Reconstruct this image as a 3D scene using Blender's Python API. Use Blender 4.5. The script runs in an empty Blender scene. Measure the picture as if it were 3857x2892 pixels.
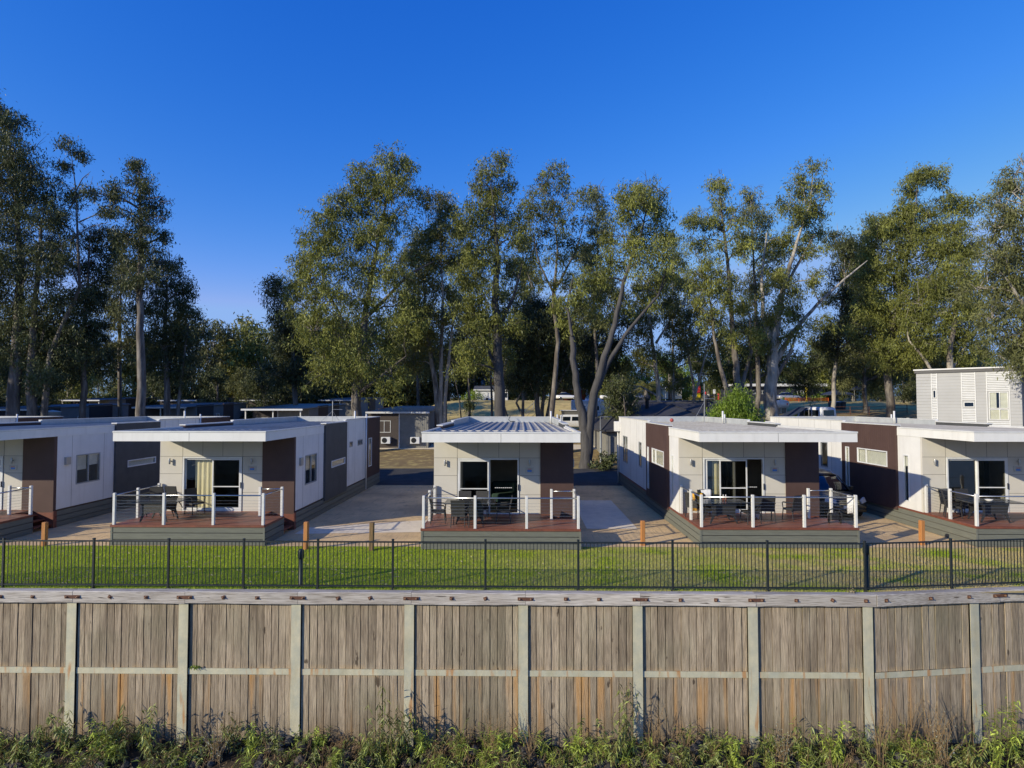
import bpy, math, random
import numpy as np
from mathutils import Vector, Matrix, Euler
random.seed(7); rng = np.random.default_rng(7)
R = math.radians
scene = bpy.context.scene
col = scene.collection
CAMZ = 4.93; YAW = 0.0153; PIT = R(1.95); FPX = 2227.0

def P(px, py, Y):
    """photo pixel (3857 wide) -> world point on the vertical plane y = Y (survey helper)"""
    dx = (px-1928.5)/FPX; dy = -(py-1446)/FPX
    cy, sy, cp, sp = math.cos(YAW), math.sin(YAW), math.cos(PIT), math.sin(PIT)
    d = Vector((-sy*cp + dx*cy + dy*sy*sp, cy*cp + dx*sy - dy*cy*sp, sp + dy*cp))
    t = Y/d.y
    return Vector((d.x*t, Y, CAMZ + d.z*t))
def PU(u, v, Y): return P(u*1.7437, v*1.7437, Y)

def ss(a, b, x):
    t = min(1, max(0, (x-a)/(b-a))); return t*t*(3-2*t)
def H(x, y):
    left = 1.5*ss(40, 67, y) + 2.6*ss(110, 190, y)
    mid = 1.5*ss(40, 67, y) + 4.1*ss(84, 104, y)
    right = 1.0*ss(42, 60, y) + 4.4*ss(44, 102, y)
    m = ss(-24, -12, x); r = ss(15, 28, x)
    z = left*(1-m) + m*(mid*(1-r) + right*r)
    return z + 5*ss(160, 420, y)

# ------------------------------------------------------------------ materials
def N(nt, typ, **kw):
    n = nt.nodes.new(typ)
    for k, v in kw.items():
        if k.startswith('i_'):
            n.inputs[k[2:].replace('_', ' ')].default_value = v
        else: setattr(n, k, v)
    return n
def c4(c): return (c[0], c[1], c[2], 1)
def mat(name, c, c2=None, rough=.6, metal=0, nscale=2.0, stretch=(1, 1, 1), detail=6, lo=.35, hi=.65,
        bump=0, bscale=60, bstretch=None, tint=0.0, trans=0, spec=.5, obj_rand=0.0, coat=0, extra=None):
    m = bpy.data.materials.new(name); m.use_nodes = True
    nt = m.node_tree; nt.nodes.clear(); L = nt.links.new
    out = N(nt, 'ShaderNodeOutputMaterial'); b = N(nt, 'ShaderNodeBsdfPrincipled')
    b.inputs['Roughness'].default_value = rough; b.inputs['Metallic'].default_value = metal
    b.inputs['Specular IOR Level'].default_value = spec
    if coat: b.inputs['Coat Weight'].default_value = coat
    tc = N(nt, 'ShaderNodeTexCoord'); oi = N(nt, 'ShaderNodeObjectInfo')
    ad = N(nt, 'ShaderNodeVectorMath', operation='ADD'); L(tc.outputs['Object'], ad.inputs[0])
    sc = N(nt, 'ShaderNodeVectorMath', operation='SCALE'); sc.inputs[0].default_value = (31, 17, 23); L(oi.outputs['Random'], sc.inputs['Scale'])
    L(sc.outputs[0], ad.inputs[1])
    mp = N(nt, 'ShaderNodeMapping'); mp.inputs['Scale'].default_value = stretch; L(ad.outputs[0], mp.inputs[0])
    no = N(nt, 'ShaderNodeTexNoise'); no.inputs['Scale'].default_value = nscale; no.inputs['Detail'].default_value = detail; no.inputs['Roughness'].default_value = .6
    L(mp.outputs[0], no.inputs['Vector'])
    mr = N(nt, 'ShaderNodeMapRange'); mr.inputs['From Min'].default_value = lo; mr.inputs['From Max'].default_value = hi; L(no.outputs['Fac'], mr.inputs['Value'])
    mx = N(nt, 'ShaderNodeMix', data_type='RGBA'); mx.inputs[6].default_value = c4(c); mx.inputs[7].default_value = c4(c2 or [v*.82 for v in c])
    L(mr.outputs[0], mx.inputs[0]); colr = mx.outputs[2]
    if tint or obj_rand:
        at = N(nt, 'ShaderNodeAttribute', attribute_name='tint')
        ma = N(nt, 'ShaderNodeMath', operation='MULTIPLY_ADD'); L(at.outputs['Fac'], ma.inputs[0]); ma.inputs[1].default_value = tint*2; ma.inputs[2].default_value = 1-tint
        ma2 = N(nt, 'ShaderNodeMath', operation='MULTIPLY_ADD'); L(oi.outputs['Random'], ma2.inputs[0]); ma2.inputs[1].default_value = obj_rand*2; ma2.inputs[2].default_value = 1-obj_rand
        mm = N(nt, 'ShaderNodeMath', operation='MULTIPLY'); L(ma.outputs[0], mm.inputs[0]); L(ma2.outputs[0], mm.inputs[1])
        hs = N(nt, 'ShaderNodeHueSaturation'); L(mm.outputs[0], hs.inputs['Value']); L(colr, hs.inputs['Color']); colr = hs.outputs[0]
    if extra: colr = extra(nt, L, tc, ad, colr)
    L(colr, b.inputs['Base Color'])
    if bump:
        mp2 = N(nt, 'ShaderNodeMapping'); mp2.inputs['Scale'].default_value = bstretch or stretch; L(ad.outputs[0], mp2.inputs[0])
        n2 = N(nt, 'ShaderNodeTexNoise'); n2.inputs['Scale'].default_value = bscale; n2.inputs['Detail'].default_value = 4; L(mp2.outputs[0], n2.inputs['Vector'])
        bp = N(nt, 'ShaderNodeBump'); bp.inputs['Strength'].default_value = bump; bp.inputs['Distance'].default_value = .02; L(n2.outputs['Fac'], bp.inputs['Height'])
        L(bp.outputs[0], b.inputs['Normal'])
    if trans:
        tr = N(nt, 'ShaderNodeBsdfTranslucent'); L(colr, tr.inputs['Color'])
        ms = N(nt, 'ShaderNodeMixShader'); ms.inputs[0].default_value = trans; L(b.outputs[0], ms.inputs[1]); L(tr.outputs[0], ms.inputs[2]); L(ms.outputs[0], out.inputs[0])
    else: L(b.outputs[0], out.inputs[0])
    return m
def mixc(nt, L, fac, a, colb):
    mx = N(nt, 'ShaderNodeMix', data_type='RGBA'); L(fac, mx.inputs[0]); L(a, mx.inputs[6]); mx.inputs[7].default_value = c4(colb); return mx.outputs[2]
def noisefac(nt, L, vec, scale, lo, hi, stretch=(1, 1, 1), detail=5):
    mp = N(nt, 'ShaderNodeMapping'); mp.inputs['Scale'].default_value = stretch; L(vec, mp.inputs[0])
    n = N(nt, 'ShaderNodeTexNoise'); n.inputs['Scale'].default_value = scale; n.inputs['Detail'].default_value = detail; L(mp.outputs[0], n.inputs['Vector'])
    r = N(nt, 'ShaderNodeMapRange'); r.inputs['From Min'].default_value = lo; r.inputs['From Max'].default_value = hi; L(n.outputs['Fac'], r.inputs['Value']); return r.outputs[0]
def band(nt, L, vec, axis, a, b, c, d):
    """1 between b and c of one coordinate, fading to 0 at a and d"""
    s = N(nt, 'ShaderNodeSeparateXYZ'); L(vec, s.inputs[0]); o = s.outputs[axis]
    r1 = N(nt, 'ShaderNodeMapRange'); r1.inputs['From Min'].default_value = a; r1.inputs['From Max'].default_value = b; L(o, r1.inputs['Value'])
    r2 = N(nt, 'ShaderNodeMapRange'); r2.inputs['From Min'].default_value = d; r2.inputs['From Max'].default_value = c; L(o, r2.inputs['Value'])
    m = N(nt, 'ShaderNodeMath', operation='MULTIPLY'); L(r1.outputs[0], m.inputs[0]); L(r2.outputs[0], m.inputs[1]); return m.outputs[0]
def mul(nt, L, a, b):
    m = N(nt, 'ShaderNodeMath', operation='MULTIPLY'); L(a, m.inputs[0])
    if isinstance(b, (int, float)): m.inputs[1].default_value = b
    else: L(b, m.inputs[1])
    return m.outputs[0]
def glass_mat(name, tintc, refl=.08):
    m = bpy.data.materials.new(name); m.use_nodes = True; nt = m.node_tree; nt.nodes.clear(); L = nt.links.new
    out = N(nt, 'ShaderNodeOutputMaterial'); t = N(nt, 'ShaderNodeBsdfTransparent'); t.inputs[0].default_value = c4(tintc)
    g = N(nt, 'ShaderNodeBsdfGlossy'); g.inputs['Roughness'].default_value = .02; g.inputs[0].default_value = (1, 1, 1, 1)
    f = N(nt, 'ShaderNodeLayerWeight'); f.inputs[0].default_value = .5
    pw = N(nt, 'ShaderNodeMath', operation='POWER'); L(f.outputs['Facing'], pw.inputs[0]); pw.inputs[1].default_value = 4
    a = N(nt, 'ShaderNodeMath', operation='MULTIPLY_ADD'); L(pw.outputs[0], a.inputs[0]); a.inputs[1].default_value = .7; a.inputs[2].default_value = refl
    tc = N(nt, 'ShaderNodeTexCoord'); no = N(nt, 'ShaderNodeTexNoise'); no.inputs['Scale'].default_value = 1.2; L(tc.outputs['Object'], no.inputs['Vector'])
    bp = N(nt, 'ShaderNodeBump'); bp.inputs['Strength'].default_value = .08; bp.inputs['Distance'].default_value = .05; L(no.outputs['Fac'], bp.inputs['Height']); L(bp.outputs[0], g.inputs['Normal'])
    s = N(nt, 'ShaderNodeMixShader'); L(a.outputs[0], s.inputs[0]); L(t.outputs[0], s.inputs[1]); L(g.outputs[0], s.inputs[2]); L(s.outputs[0], out.inputs[0])
    return m

M = {}
def dirt(nt, L, tc, ad, c):      # soft vertical streaks and grime
    f = noisefac(nt, L, ad.outputs[0], 1.4, .5, .8, (3, 3, .35)); c = mixc(nt, L, mul(nt, L, f, .16), c, (.20, .18, .14))
    return c
M['white_wall'] = mat('white_wall', (.72, .71, .68), (.66, .65, .62), spec=.25, rough=.7, nscale=1.2, extra=dirt)
M['greige'] = mat('greige_sheet', (.60, .57, .50), (.56, .53, .465), spec=.12, rough=.75, nscale=1.5)
M['joint'] = mat('joint_shadow', (.12, .11, .09), rough=.9)
M['brown'] = mat('brown_cladding', (.092, .056, .048), (.078, .047, .041), spec=.25, rough=.6, nscale=1.5, extra=None)
M['charcoal'] = mat('charcoal_cladding', (.085, .087, .088), (.07, .072, .073), spec=.25, rough=.65, nscale=2)
M['fascia'] = mat('fascia_paint', (.76, .75, .71), (.71, .70, .66), rough=.55, nscale=.8, extra=dirt)
M['capping'] = mat('metal_capping', (.68, .68, .65), (.58, .58, .55), rough=.4, nscale=3)
M['soffit'] = mat('soffit_sheet', (.34, .32, .27), rough=.8)
def roofdirt(nt, L, tc, ad, c):
    f = noisefac(nt, L, ad.outputs[0], .9, .42, .75, (1, .6, 1)); c = mixc(nt, L, mul(nt, L, f, .55), c, (.20, .17, .13))
    return c
M['roof'] = mat('ribbed_roof_metal', (.43, .42, .40), (.35, .34, .32), rough=.6, metal=.05, spec=.3, nscale=3, extra=roofdirt)
M['roof_dark'] = mat('rear_roof_metal', (.16, .18, .21), (.10, .11, .13), rough=.4, metal=.3, nscale=1.5, extra=roofdirt)
M['flash'] = mat('roof_parapet_lining', (.50, .52, .52), (.42, .44, .44), rough=.5, metal=.1, extra=dirt)
M['skirt'] = mat('green_grey_skirting_board', (.165, .17, .14), (.13, .135, .112), rough=.75, nscale=4, stretch=(.6, .6, 8), tint=.12)
M['deck'] = mat('merbau_deck_board', (.30, .12, .075), (.19, .075, .05), rough=.5, nscale=4, stretch=(.5, 6, 6), tint=.25, spec=.5)
M['deckedge'] = mat('red_brown_trim', (.20, .062, .036), (.14, .045, .028), rough=.55, nscale=5)
M['railwhite'] = mat('white_rail_post', (.70, .69, .66), (.62, .61, .57), rough=.5, nscale=6)
M['steel'] = mat('stainless_tube', (.55, .56, .57), rough=.25, metal=.9)
M['alu'] = mat('white_aluminium_frame', (.74, .75, .75), rough=.4)
M['alugrey'] = mat('grey_aluminium_frame', (.34, .36, .37), rough=.45, metal=.2)
M['glass'] = glass_mat('window_glass', (.96, .96, .93), .04)
M['screen'] = glass_mat('insect_screen', (.62, .62, .60), .0)
M['curtain'] = mat('cream_curtain', (.78, .72, .50), (.70, .64, .44), rough=.9, nscale=6, stretch=(6, 6, .2), bump=.3, bscale=12)
M['blind'] = mat('pale_roller_blind', (.62, .63, .58), rough=.9)
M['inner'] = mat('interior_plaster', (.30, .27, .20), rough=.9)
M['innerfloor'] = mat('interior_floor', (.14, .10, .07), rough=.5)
M['black'] = mat('black_plastic', (.012, .012, .013), rough=.45)
M['lampgrey'] = mat('grey_lamp_metal', (.42, .42, .41), rough=.35, metal=.5)
M['signbeige'] = mat('sign_plate', (.50, .48, .42), rough=.5)
M['signblue'] = mat('sign_blue', (.05, .22, .62), rough=.45)
M['signred'] = mat('sign_red', (.55, .05, .05), rough=.45)
M['wicker'] = mat('dark_wicker', (.030, .030, .031), (.016, .016, .017), rough=.55, nscale=60, stretch=(1, 1, 2), bump=.6, bscale=90)
M['tabletop'] = mat('dark_table_top', (.05, .052, .052), (.035, .036, .037), rough=.16, nscale=30, stretch=(8, 1, 1))
M['towel'] = mat('white_towel', (.85, .85, .86), rough=.95, bump=.5, bscale=80)
M['yellow'] = mat('yellow_cloth', (.80, .42, .04), rough=.9)
M['blue_cloth'] = mat('pale_blue_cloth', (.40, .50, .75), rough=.9)
M['bollardwood'] = mat('orange_bollard_timber', (.50, .22, .06), (.36, .14, .04), rough=.7, nscale=5, stretch=(10, 10, .7), bump=.3, bscale=30)
M['bollardshade'] = mat('shaded_bollard_timber', (.22, .13, .05), (.12, .08, .04), rough=.7, nscale=5, stretch=(10, 10, .7))  # darker, less orange bollard timber: shade is put into the colour
M['fence'] = mat('dark_green_fence_metal', (.014, .019, .020), (.010, .014, .014), rough=.45, nscale=8, spec=.5)
M['greenpost'] = mat('dark_green_plastic', (.016, .030, .028), rough=.5)

def plank_extra(nt, L, tc, ad, c):
    o = tc.outputs['Object']
    grain = noisefac(nt, L, ad.outputs[0], 6, .40, .62, (9, 9, .35), 8)
    c = mixc(nt, L, mul(nt, L, grain, .60), c, (.115, .088, .062))
    pale = noisefac(nt, L, o, 1.1, .52, .72, (3, 3, .6)); c = mixc(nt, L, mul(nt, L, pale, .45), c, (.56, .48, .34))
    green = noisefac(nt, L, o, .5, .5, .75); c = mixc(nt, L, mul(nt, L, green, .35), c, (.17, .18, .11))
    r = mul(nt, L, noisefac(nt, L, o, 1.6, .56, .70, (2.2, 2.2, .12)), band(nt, L, o, 2, -4.3, -3.6, -2.1, -1.95))
    c = mixc(nt, L, mul(nt, L, r, .75), c, (.52, .27, .08))
    w = mul(nt, L, noisefac(nt, L, o, 3, .45, .6, (1, 1, .3)), band(nt, L, o, 2, -2.25, -2.15, -1.98, -1.86))
    c = mixc(nt, L, mul(nt, L, w, .5), c, (.46, .33, .18))
    damp = mul(nt, L, noisefac(nt, L, o, 1.2, .3, .6), band(nt, L, o, 2, -6, -5, -3.5, -2.9)); c = mixc(nt, L, mul(nt, L, damp, .5), c, (.13, .10, .065))
    knots = noisefac(nt, L, ad.outputs[0], 5, .68, .73, (1, 1, .35)); c = mixc(nt, L, mul(nt, L, knots, .8), c, (.05, .035, .025))
    return c
M['plank'] = mat('weathered_hardwood_plank', (.44, .355, .25), (.33, .265, .185), spec=.12, rough=.85, nscale=1.5, stretch=(4, 4, .4), tint=.30, bump=.7, bscale=10, bstretch=(9, 9, .5), extra=plank_extra)
def beam_extra(nt, L, tc, ad, c):
    o = ad.outputs[0]
    g = noisefac(nt, L, o, 8, .45, .62, (.25, 5, 7), 8); c = mixc(nt, L, mul(nt, L, g, .6), c, (.17, .14, .11))
    k = noisefac(nt, L, o, 3, .66, .70, (.4, 1, 5)); c = mixc(nt, L, mul(nt, L, k, .9), c, (.06, .045, .035))
    return c
M['beam'] = mat('silvered_cap_beam', (.58, .54, .48), (.44, .40, .35), spec=.12, rough=.85, nscale=1.3, stretch=(.5, 1, 2), tint=.2, bump=.6, bscale=9, bstretch=(.4, 6, 8), extra=beam_extra)
def post_extra(nt, L, tc, ad, c):
    o = tc.outputs['Object']
    f = noisefac(nt, L, o, 2.2, .46, .70, (2, 2, .5)); c = mixc(nt, L, mul(nt, L, f, .6), c, (.42, .38, .24))
    r = mul(nt, L, noisefac(nt, L, o, 2.4, .57, .68, (3, 3, .35)), band(nt, L, o, 2, -6, -5, -2.0, -1.8)); c = mixc(nt, L, mul(nt, L, r, .8), c, (.46, .22, .07))
    return c
M['galv'] = mat('weathered_galvanised_steel', (.58, .54, .38), (.44, .44, .34), rough=.65, metal=.15, nscale=3, extra=post_extra, bump=.15, bscale=25)
M['rust'] = mat('rusty_plate', (.14, .062, .035), (.085, .038, .024), rough=.8, nscale=25, bump=.4, bscale=80)
M['bolt'] = mat('rusty_bolt', (.30, .17, .10), rough=.6, metal=.3)
M['rock'] = mat('dark_basalt', (.075, .068, .060), (.035, .032, .029), rough=.9, nscale=5, bump=.8, bscale=12, tint=.35)
M['soil'] = mat('bank_soil', (.060, .045, .030), (.035, .027, .018), spec=.12, rough=1, nscale=2, bump=.6, bscale=20)
def lawn_extra(nt, L, tc, ad, c):
    o = tc.outputs['Object']
    s = N(nt, 'ShaderNodeSeparateXYZ'); L(o, s.inputs[0])
    r = N(nt, 'ShaderNodeMapRange'); r.inputs['From Min'].default_value = -4; r.inputs['From Max'].default_value = 10; L(s.outputs[0], r.inputs['Value'])
    n = noisefac(nt, L, o, .6, .34, .54, (1, 1.4, 1)); a = N(nt, 'ShaderNodeMath', operation='MULTIPLY_ADD'); L(n, a.inputs[0]); L(r.outputs[0], a.inputs[1]); a.inputs[2].default_value = 0
    c = mixc(nt, L, mul(nt, L, a.outputs[0], .8), c, (.62, .47, .24))
    n2 = noisefac(nt, L, o, 1.6, .55, .75); c = mixc(nt, L, mul(nt, L, n2, .5), c, (.36, .33, .11))
    return c
M['lawn'] = mat('lawn_turf', (.33, .40, .04), (.2, .28, .025), spec=.12, rough=.95, nscale=14, bump=1.0, bscale=60, extra=lawn_extra)
M['blade'] = mat('grass_blade', (.50, .58, .05), (.33, .42, .03), spec=.12, rough=.6, nscale=3, tint=.35, trans=.35, extra=lawn_extra)
M['litter'] = mat('dry_leaf', (.50, .43, .28), (.34, .24, .13), spec=.25, rough=.8, nscale=20, tint=.3)
def pave_extra(nt, L, tc, ad, c):
    o = tc.outputs['Object']
    f = noisefac(nt, L, o, 45, .35, .7, detail=3); c = mixc(nt, L, mul(nt, L, f, .35), c, (.20, .14, .085))
    g = noisefac(nt, L, o, .35, .45, .65); c = mixc(nt, L, mul(nt, L, g, .45), c, (.30, .22, .14))
    g2 = noisefac(nt, L, o, 1.3, .55, .7); c = mixc(nt, L, mul(nt, L, g2, .35), c, (.22, .17, .12))
    g3 = noisefac(nt, L, o, 2.2, .58, .66, (6, .4, 1)); c = mixc(nt, L, mul(nt, L, g3, .3), c, (.18, .15, .12))
    return c
M['paving'] = mat('exposed_aggregate_paving', (.88, .63, .33), (.78, .55, .28), spec=.12, rough=.9, nscale=6, bump=.25, bscale=90, extra=pave_extra)
M['slab'] = mat('pale_concrete_slab', (.82, .71, .53), (.72, .62, .46), spec=.12, rough=.85, nscale=2.5, bump=.1, bscale=60)
M['asphalt'] = mat('grey_asphalt', (.085, .083, .080), (.060, .058, .056), spec=.12, rough=.9, nscale=1.2, bump=.3, bscale=120)
def ground_extra(nt, L, tc, ad, c):
    o = tc.outputs['Object']
    f = noisefac(nt, L, o, .12, .40, .62); c = mixc(nt, L, mul(nt, L, f, .8), c, (.44, .35, .13))
    g = noisefac(nt, L, o, .9, .5, .75); c = mixc(nt, L, mul(nt, L, g, .5), c, (.16, .10, .06))
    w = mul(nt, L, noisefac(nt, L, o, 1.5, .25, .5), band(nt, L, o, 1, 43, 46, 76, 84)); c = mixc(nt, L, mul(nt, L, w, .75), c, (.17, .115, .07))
    return c
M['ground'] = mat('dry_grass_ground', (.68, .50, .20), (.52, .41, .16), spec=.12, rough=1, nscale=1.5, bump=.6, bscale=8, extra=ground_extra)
M['water'] = mat('river_water', (.03, .045, .035), rough=.06, bump=.3, bscale=1.2)
# foliage
M['leaf_olive'] = mat('olive_gum_leaf', (.215, .225, .050), (.125, .14, .036), spec=.25, obj_rand=.18, rough=.45, nscale=.5, tint=.55, trans=.22)
M['leaf_dark'] = mat('dark_gum_leaf', (.105, .118, .042), (.055, .068, .028), spec=.25, obj_rand=.2, rough=.45, nscale=.5, tint=.55, trans=.18)
M['leaf_grey'] = mat('grey_green_gum_leaf', (.20, .205, .075), (.13, .14, .052), spec=.25, obj_rand=.15, rough=.5, nscale=.5, tint=.5, trans=.22)
M['leaf_bright'] = mat('bright_green_leaf', (.24, .34, .035), (.16, .24, .025), rough=.5, nscale=.8, tint=.5, trans=.35)
M['leaf_yellow'] = mat('yellow_green_leaf', (.22, .205, .040), (.14, .14, .032), rough=.5, nscale=.5, tint=.5, trans=.25)
def bark_extra(nt, L, tc, ad, c):
    o = ad.outputs[0]
    f = noisefac(nt, L, o, 1.3, .47, .62, (1.6, 1.6, .3)); c = mixc(nt, L, mul(nt, L, f, .8), c, (.075, .058, .045))
    return c
M['bark_pale'] = mat('pale_gum_bark', (.44, .40, .34), (.30, .27, .22), rough=.8, nscale=2, stretch=(2, 2, .4), bump=.6, bscale=10, bstretch=(3, 3, .6), extra=bark_extra)
M['bark_grey'] = mat('grey_gum_bark', (.25, .225, .195), (.08, .068, .058), rough=.85, nscale=2, stretch=(3, 3, .4), bump=.8, bscale=10, bstretch=(4, 4, .6), extra=bark_extra)
M['bark_shaded'] = mat('shaded_gum_bark', (.085, .08, .078), (.045, .042, .040), rough=.85, nscale=2, stretch=(3, 3, .35), bump=.8, bscale=10, bstretch=(5, 5, .5))  # gum bark darkened so the shade on the trunks sits in its colour
M['weed_green'] = mat('weed_leaf', (.30, .34, .09), (.20, .24, .06), rough=.5, nscale=4, tint=.5, trans=.3)
M['weed_dry'] = mat('dry_weed', (.36, .25, .12), (.22, .145, .075), rough=.9, nscale=4, tint=.5, trans=.15)
M['weed_lime'] = mat('lime_weed_leaf', (.42, .50, .08), (.28, .36, .055), rough=.5, nscale=4, tint=.5, trans=.3)
M['weed_silver'] = mat('silver_weed_leaf', (.33, .35, .28), (.24, .27, .20), rough=.7, nscale=4, tint=.4, trans=.2)
# other
M['vanwhite'] = mat('white_vehicle_paint', (.72, .73, .74), (.68, .69, .70), rough=.3, coat=.5)
M['canvas'] = mat('grey_canvas', (.16, .155, .145), rough=.9)
M['suvpaint'] = mat('dark_olive_vehicle_paint', (.030, .029, .022), (.022, .021, .016), rough=.35, coat=.25, spec=.4)
M['darkglass'] = mat('dark_vehicle_glass', (.010, .016, .025), rough=.05, spec=.8)
M['chrome'] = mat('chrome', (.7, .7, .7), rough=.12, metal=1)
M['rubber'] = mat('tyre_rubber', (.015, .015, .015), rough=.8)
M['headlamp'] = mat('headlamp_lens', (.55, .56, .58), rough=.08, spec=.8)
M['sidinggrey'] = mat('grey_weatherboard', (.36, .365, .375), (.33, .335, .345), rough=.6, nscale=1)
M['corrwhite'] = mat('white_corrugated_steel', (.68, .69, .70), (.62, .63, .64), rough=.45)
M['darktrim'] = mat('dark_roof_trim', (.05, .05, .06), rough=.5)
M['corrgrey'] = mat('grey_corrugated_steel', (.24, .235, .215), (.19, .185, .17), rough=.6)
M['darkbrownwall'] = mat('dark_brown_rear_wall', (.055, .042, .036), (.045, .034, .03), rough=.7)
M['navy'] = mat('navy_rear_wall', (.022, .026, .040), (.018, .02, .03), rough=.6)
M['greywall'] = mat('mid_grey_rear_wall', (.21, .21, .215), (.18, .18, .185), rough=.7)
M['hiproof'] = mat('charcoal_hip_roof', (.050, .050, .055), (.036, .036, .04), rough=.75, nscale=2)
M['cream'] = mat('cream_render', (.68, .64, .50), (.60, .57, .45), rough=.8)
M['greenroof'] = mat('pale_green_roof', (.30, .36, .27), rough=.6)
M['redbrick'] = mat('red_brick_wall', (.25, .06, .03), (.18, .045, .025), rough=.85, nscale=8)
M['redroof'] = mat('red_roof', (.35, .07, .06), rough=.6)
M['yellowpaint'] = mat('yellow_paint', (.75, .58, .02), rough=.5)
M['orange'] = mat('orange_mesh', (.65, .16, .04), rough=.7)
M['canopy'] = mat('navy_canopy', (.025, .035, .060), rough=.8)
M['skin'] = mat('skin', (.45, .28, .2), rough=.6)
M['khaki'] = mat('khaki_clothing', (.22, .19, .12), rough=.9)
M['redball'] = mat('red_rubber_ball', (.45, .09, .07), rough=.6)
M['binblue'] = mat('dark_bin_plastic', (.015, .03, .055), rough=.5)
M['lidblue'] = mat('light_blue_bin_lid', (.12, .28, .45), rough=.5)
M['sofa'] = mat('green_sofa_fabric', (.035, .075, .06), rough=.9)

# ------------------------------------------------------------------ mesh builder
class MB:
    def __init__(s): s.v = []; s.f = []; s.m = []; s.t = []
    def add(s, vs, fs, mi=0, t=.5):
        o = len(s.v); s.v += [tuple(v) for v in vs]; s.f += [tuple(i+o for i in f) for f in fs]; s.m += [mi]*len(fs); s.t += [t]*len(vs); return s
    def box(s, x0, x1, y0, y1, z0, z1, mi=0, t=.5, mtx=None):
        vs = [Vector((x, y, z)) for z in (z0, z1) for y in (y0, y1) for x in (x0, x1)]
        if mtx is not None: vs = [mtx @ v for v in vs]
        return s.add(vs, [(0, 2, 3, 1), (4, 5, 7, 6), (0, 1, 5, 4), (2, 6, 7, 3), (0, 4, 6, 2), (1, 3, 7, 5)], mi, t)
    def cbox(s, x0, x1, y0, y1, z0, z1, c=.01, mi=0, t=.5):   # box with chamfered vertical edges and top
        ring = [(x0+c, y0), (x1-c, y0), (x1, y0+c), (x1, y1-c), (x1-c, y1), (x0+c, y1), (x0, y1-c), (x0, y0+c)]
        cx, cy = (x0+x1)/2, (y0+y1)/2; sx = (x1-x0-2*c)/(x1-x0); sy = (y1-y0-2*c)/(y1-y0)
        vs = [(x, y, z0) for x, y in ring]+[(x, y, z1-c) for x, y in ring]+[(cx+(x-cx)*sx, cy+(y-cy)*sy, z1) for x, y in ring]
        fs = [tuple(reversed(range(8))), tuple(range(16, 24))]
        for k in (0, 8):
            for i in range(8): j = (i+1) % 8; fs.append((k+i, k+j, k+j+8, k+i+8))
        return s.add(vs, fs, mi, t)
    def tube(s, pts, rad, n=6, mi=0, t=.5, cap=True):
        pts = [Vector(p) for p in pts]; rad = rad if isinstance(rad, (list, tuple)) else [rad]*len(pts)
        vs = []; prev = None
        for i, p in enumerate(pts):
            d = (pts[min(i+1, len(pts)-1)]-pts[max(i-1, 0)]).normalized()
            if prev is None: a = d.orthogonal().normalized()
            else:
                a = prev-d*prev.dot(d); a = a.normalized() if a.length > 1e-6 else d.orthogonal().normalized()
            prev = a; b = d.cross(a)
            for k in range(n): an = 2*math.pi*k/n; vs.append(p+(a*math.cos(an)+b*math.sin(an))*rad[i])
        fs = []
        for i in range(len(pts)-1):
            for k in range(n): j = (k+1) % n; fs.append((i*n+k, i*n+j, (i+1)*n+j, (i+1)*n+k))
        if cap: fs.append(tuple(reversed(range(n)))); fs.append(tuple(range((len(pts)-1)*n, len(pts)*n)))
        return s.add(vs, fs, mi, t)
    def lathe(s, prof, cx=0, cy=0, n=16, mi=0, t=.5):
        vs = []
        for r, z in prof:
            for k in range(n): a = 2*math.pi*k/n; vs.append((cx+r*math.cos(a), cy+r*math.sin(a), z))
        fs = []
        for i in range(len(prof)-1):
            for k in range(n): j = (k+1) % n; fs.append((i*n+k, i*n+j, (i+1)*n+j, (i+1)*n+k))
        fs.append(tuple(reversed(range(n)))); fs.append(tuple(range((len(prof)-1)*n, len(prof)*n)))
        return s.add(vs, fs, mi, t)
    def prism(s, poly, axis, a, b, mi=0, t=.5):   # poly in the two other axes, extruded along axis
        def mk(p, q, w): return {0: (w, p, q), 1: (p, w, q), 2: (p, q, w)}[axis]
        n = len(poly); vs = [mk(p, q, a) for p, q in poly]+[mk(p, q, b) for p, q in poly]
        fs = [tuple(range(n)), tuple(reversed(range(n, 2*n)))]+[(i, i+n, (i+1) % n+n, (i+1) % n) for i in range(n)]
        return s.add(vs, fs, mi, t)
    def loft(s, rings, mi=0, t=.5, cap=True):
        n = len(rings[0]); vs = [p for r in rings for p in r]; fs = []
        for i in range(len(rings)-1):
            for k in range(n): j = (k+1) % n; fs.append((i*n+k, i*n+j, (i+1)*n+j, (i+1)*n+k))
        if cap: fs.append(tuple(reversed(range(n)))); fs.append(tuple(range((len(rings)-1)*n, len(rings)*n)))
        return s.add(vs, fs, mi, t)
    def wall(s, axis, a, b, u0, u1, z0, z1, holes=(), mi=0):
        us = sorted({u0, u1, *[h[0] for h in holes], *[h[1] for h in holes]}); us = [u for u in us if u0 <= u <= u1]
        for p, q in zip(us, us[1:]):
            m_ = (p+q)/2; hs = sorted([(h[2], h[3]) for h in holes if h[0] < m_ < h[1]]); z = z0
            for h in hs+[(z1, z1)]:
                if h[0] > z+1e-5:
                    if axis == 1: s.box(p, q, a, b, z, h[0], mi)
                    else: s.box(a, b, p, q, z, h[0], mi)
                z = max(z, h[1])
        return s
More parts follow.
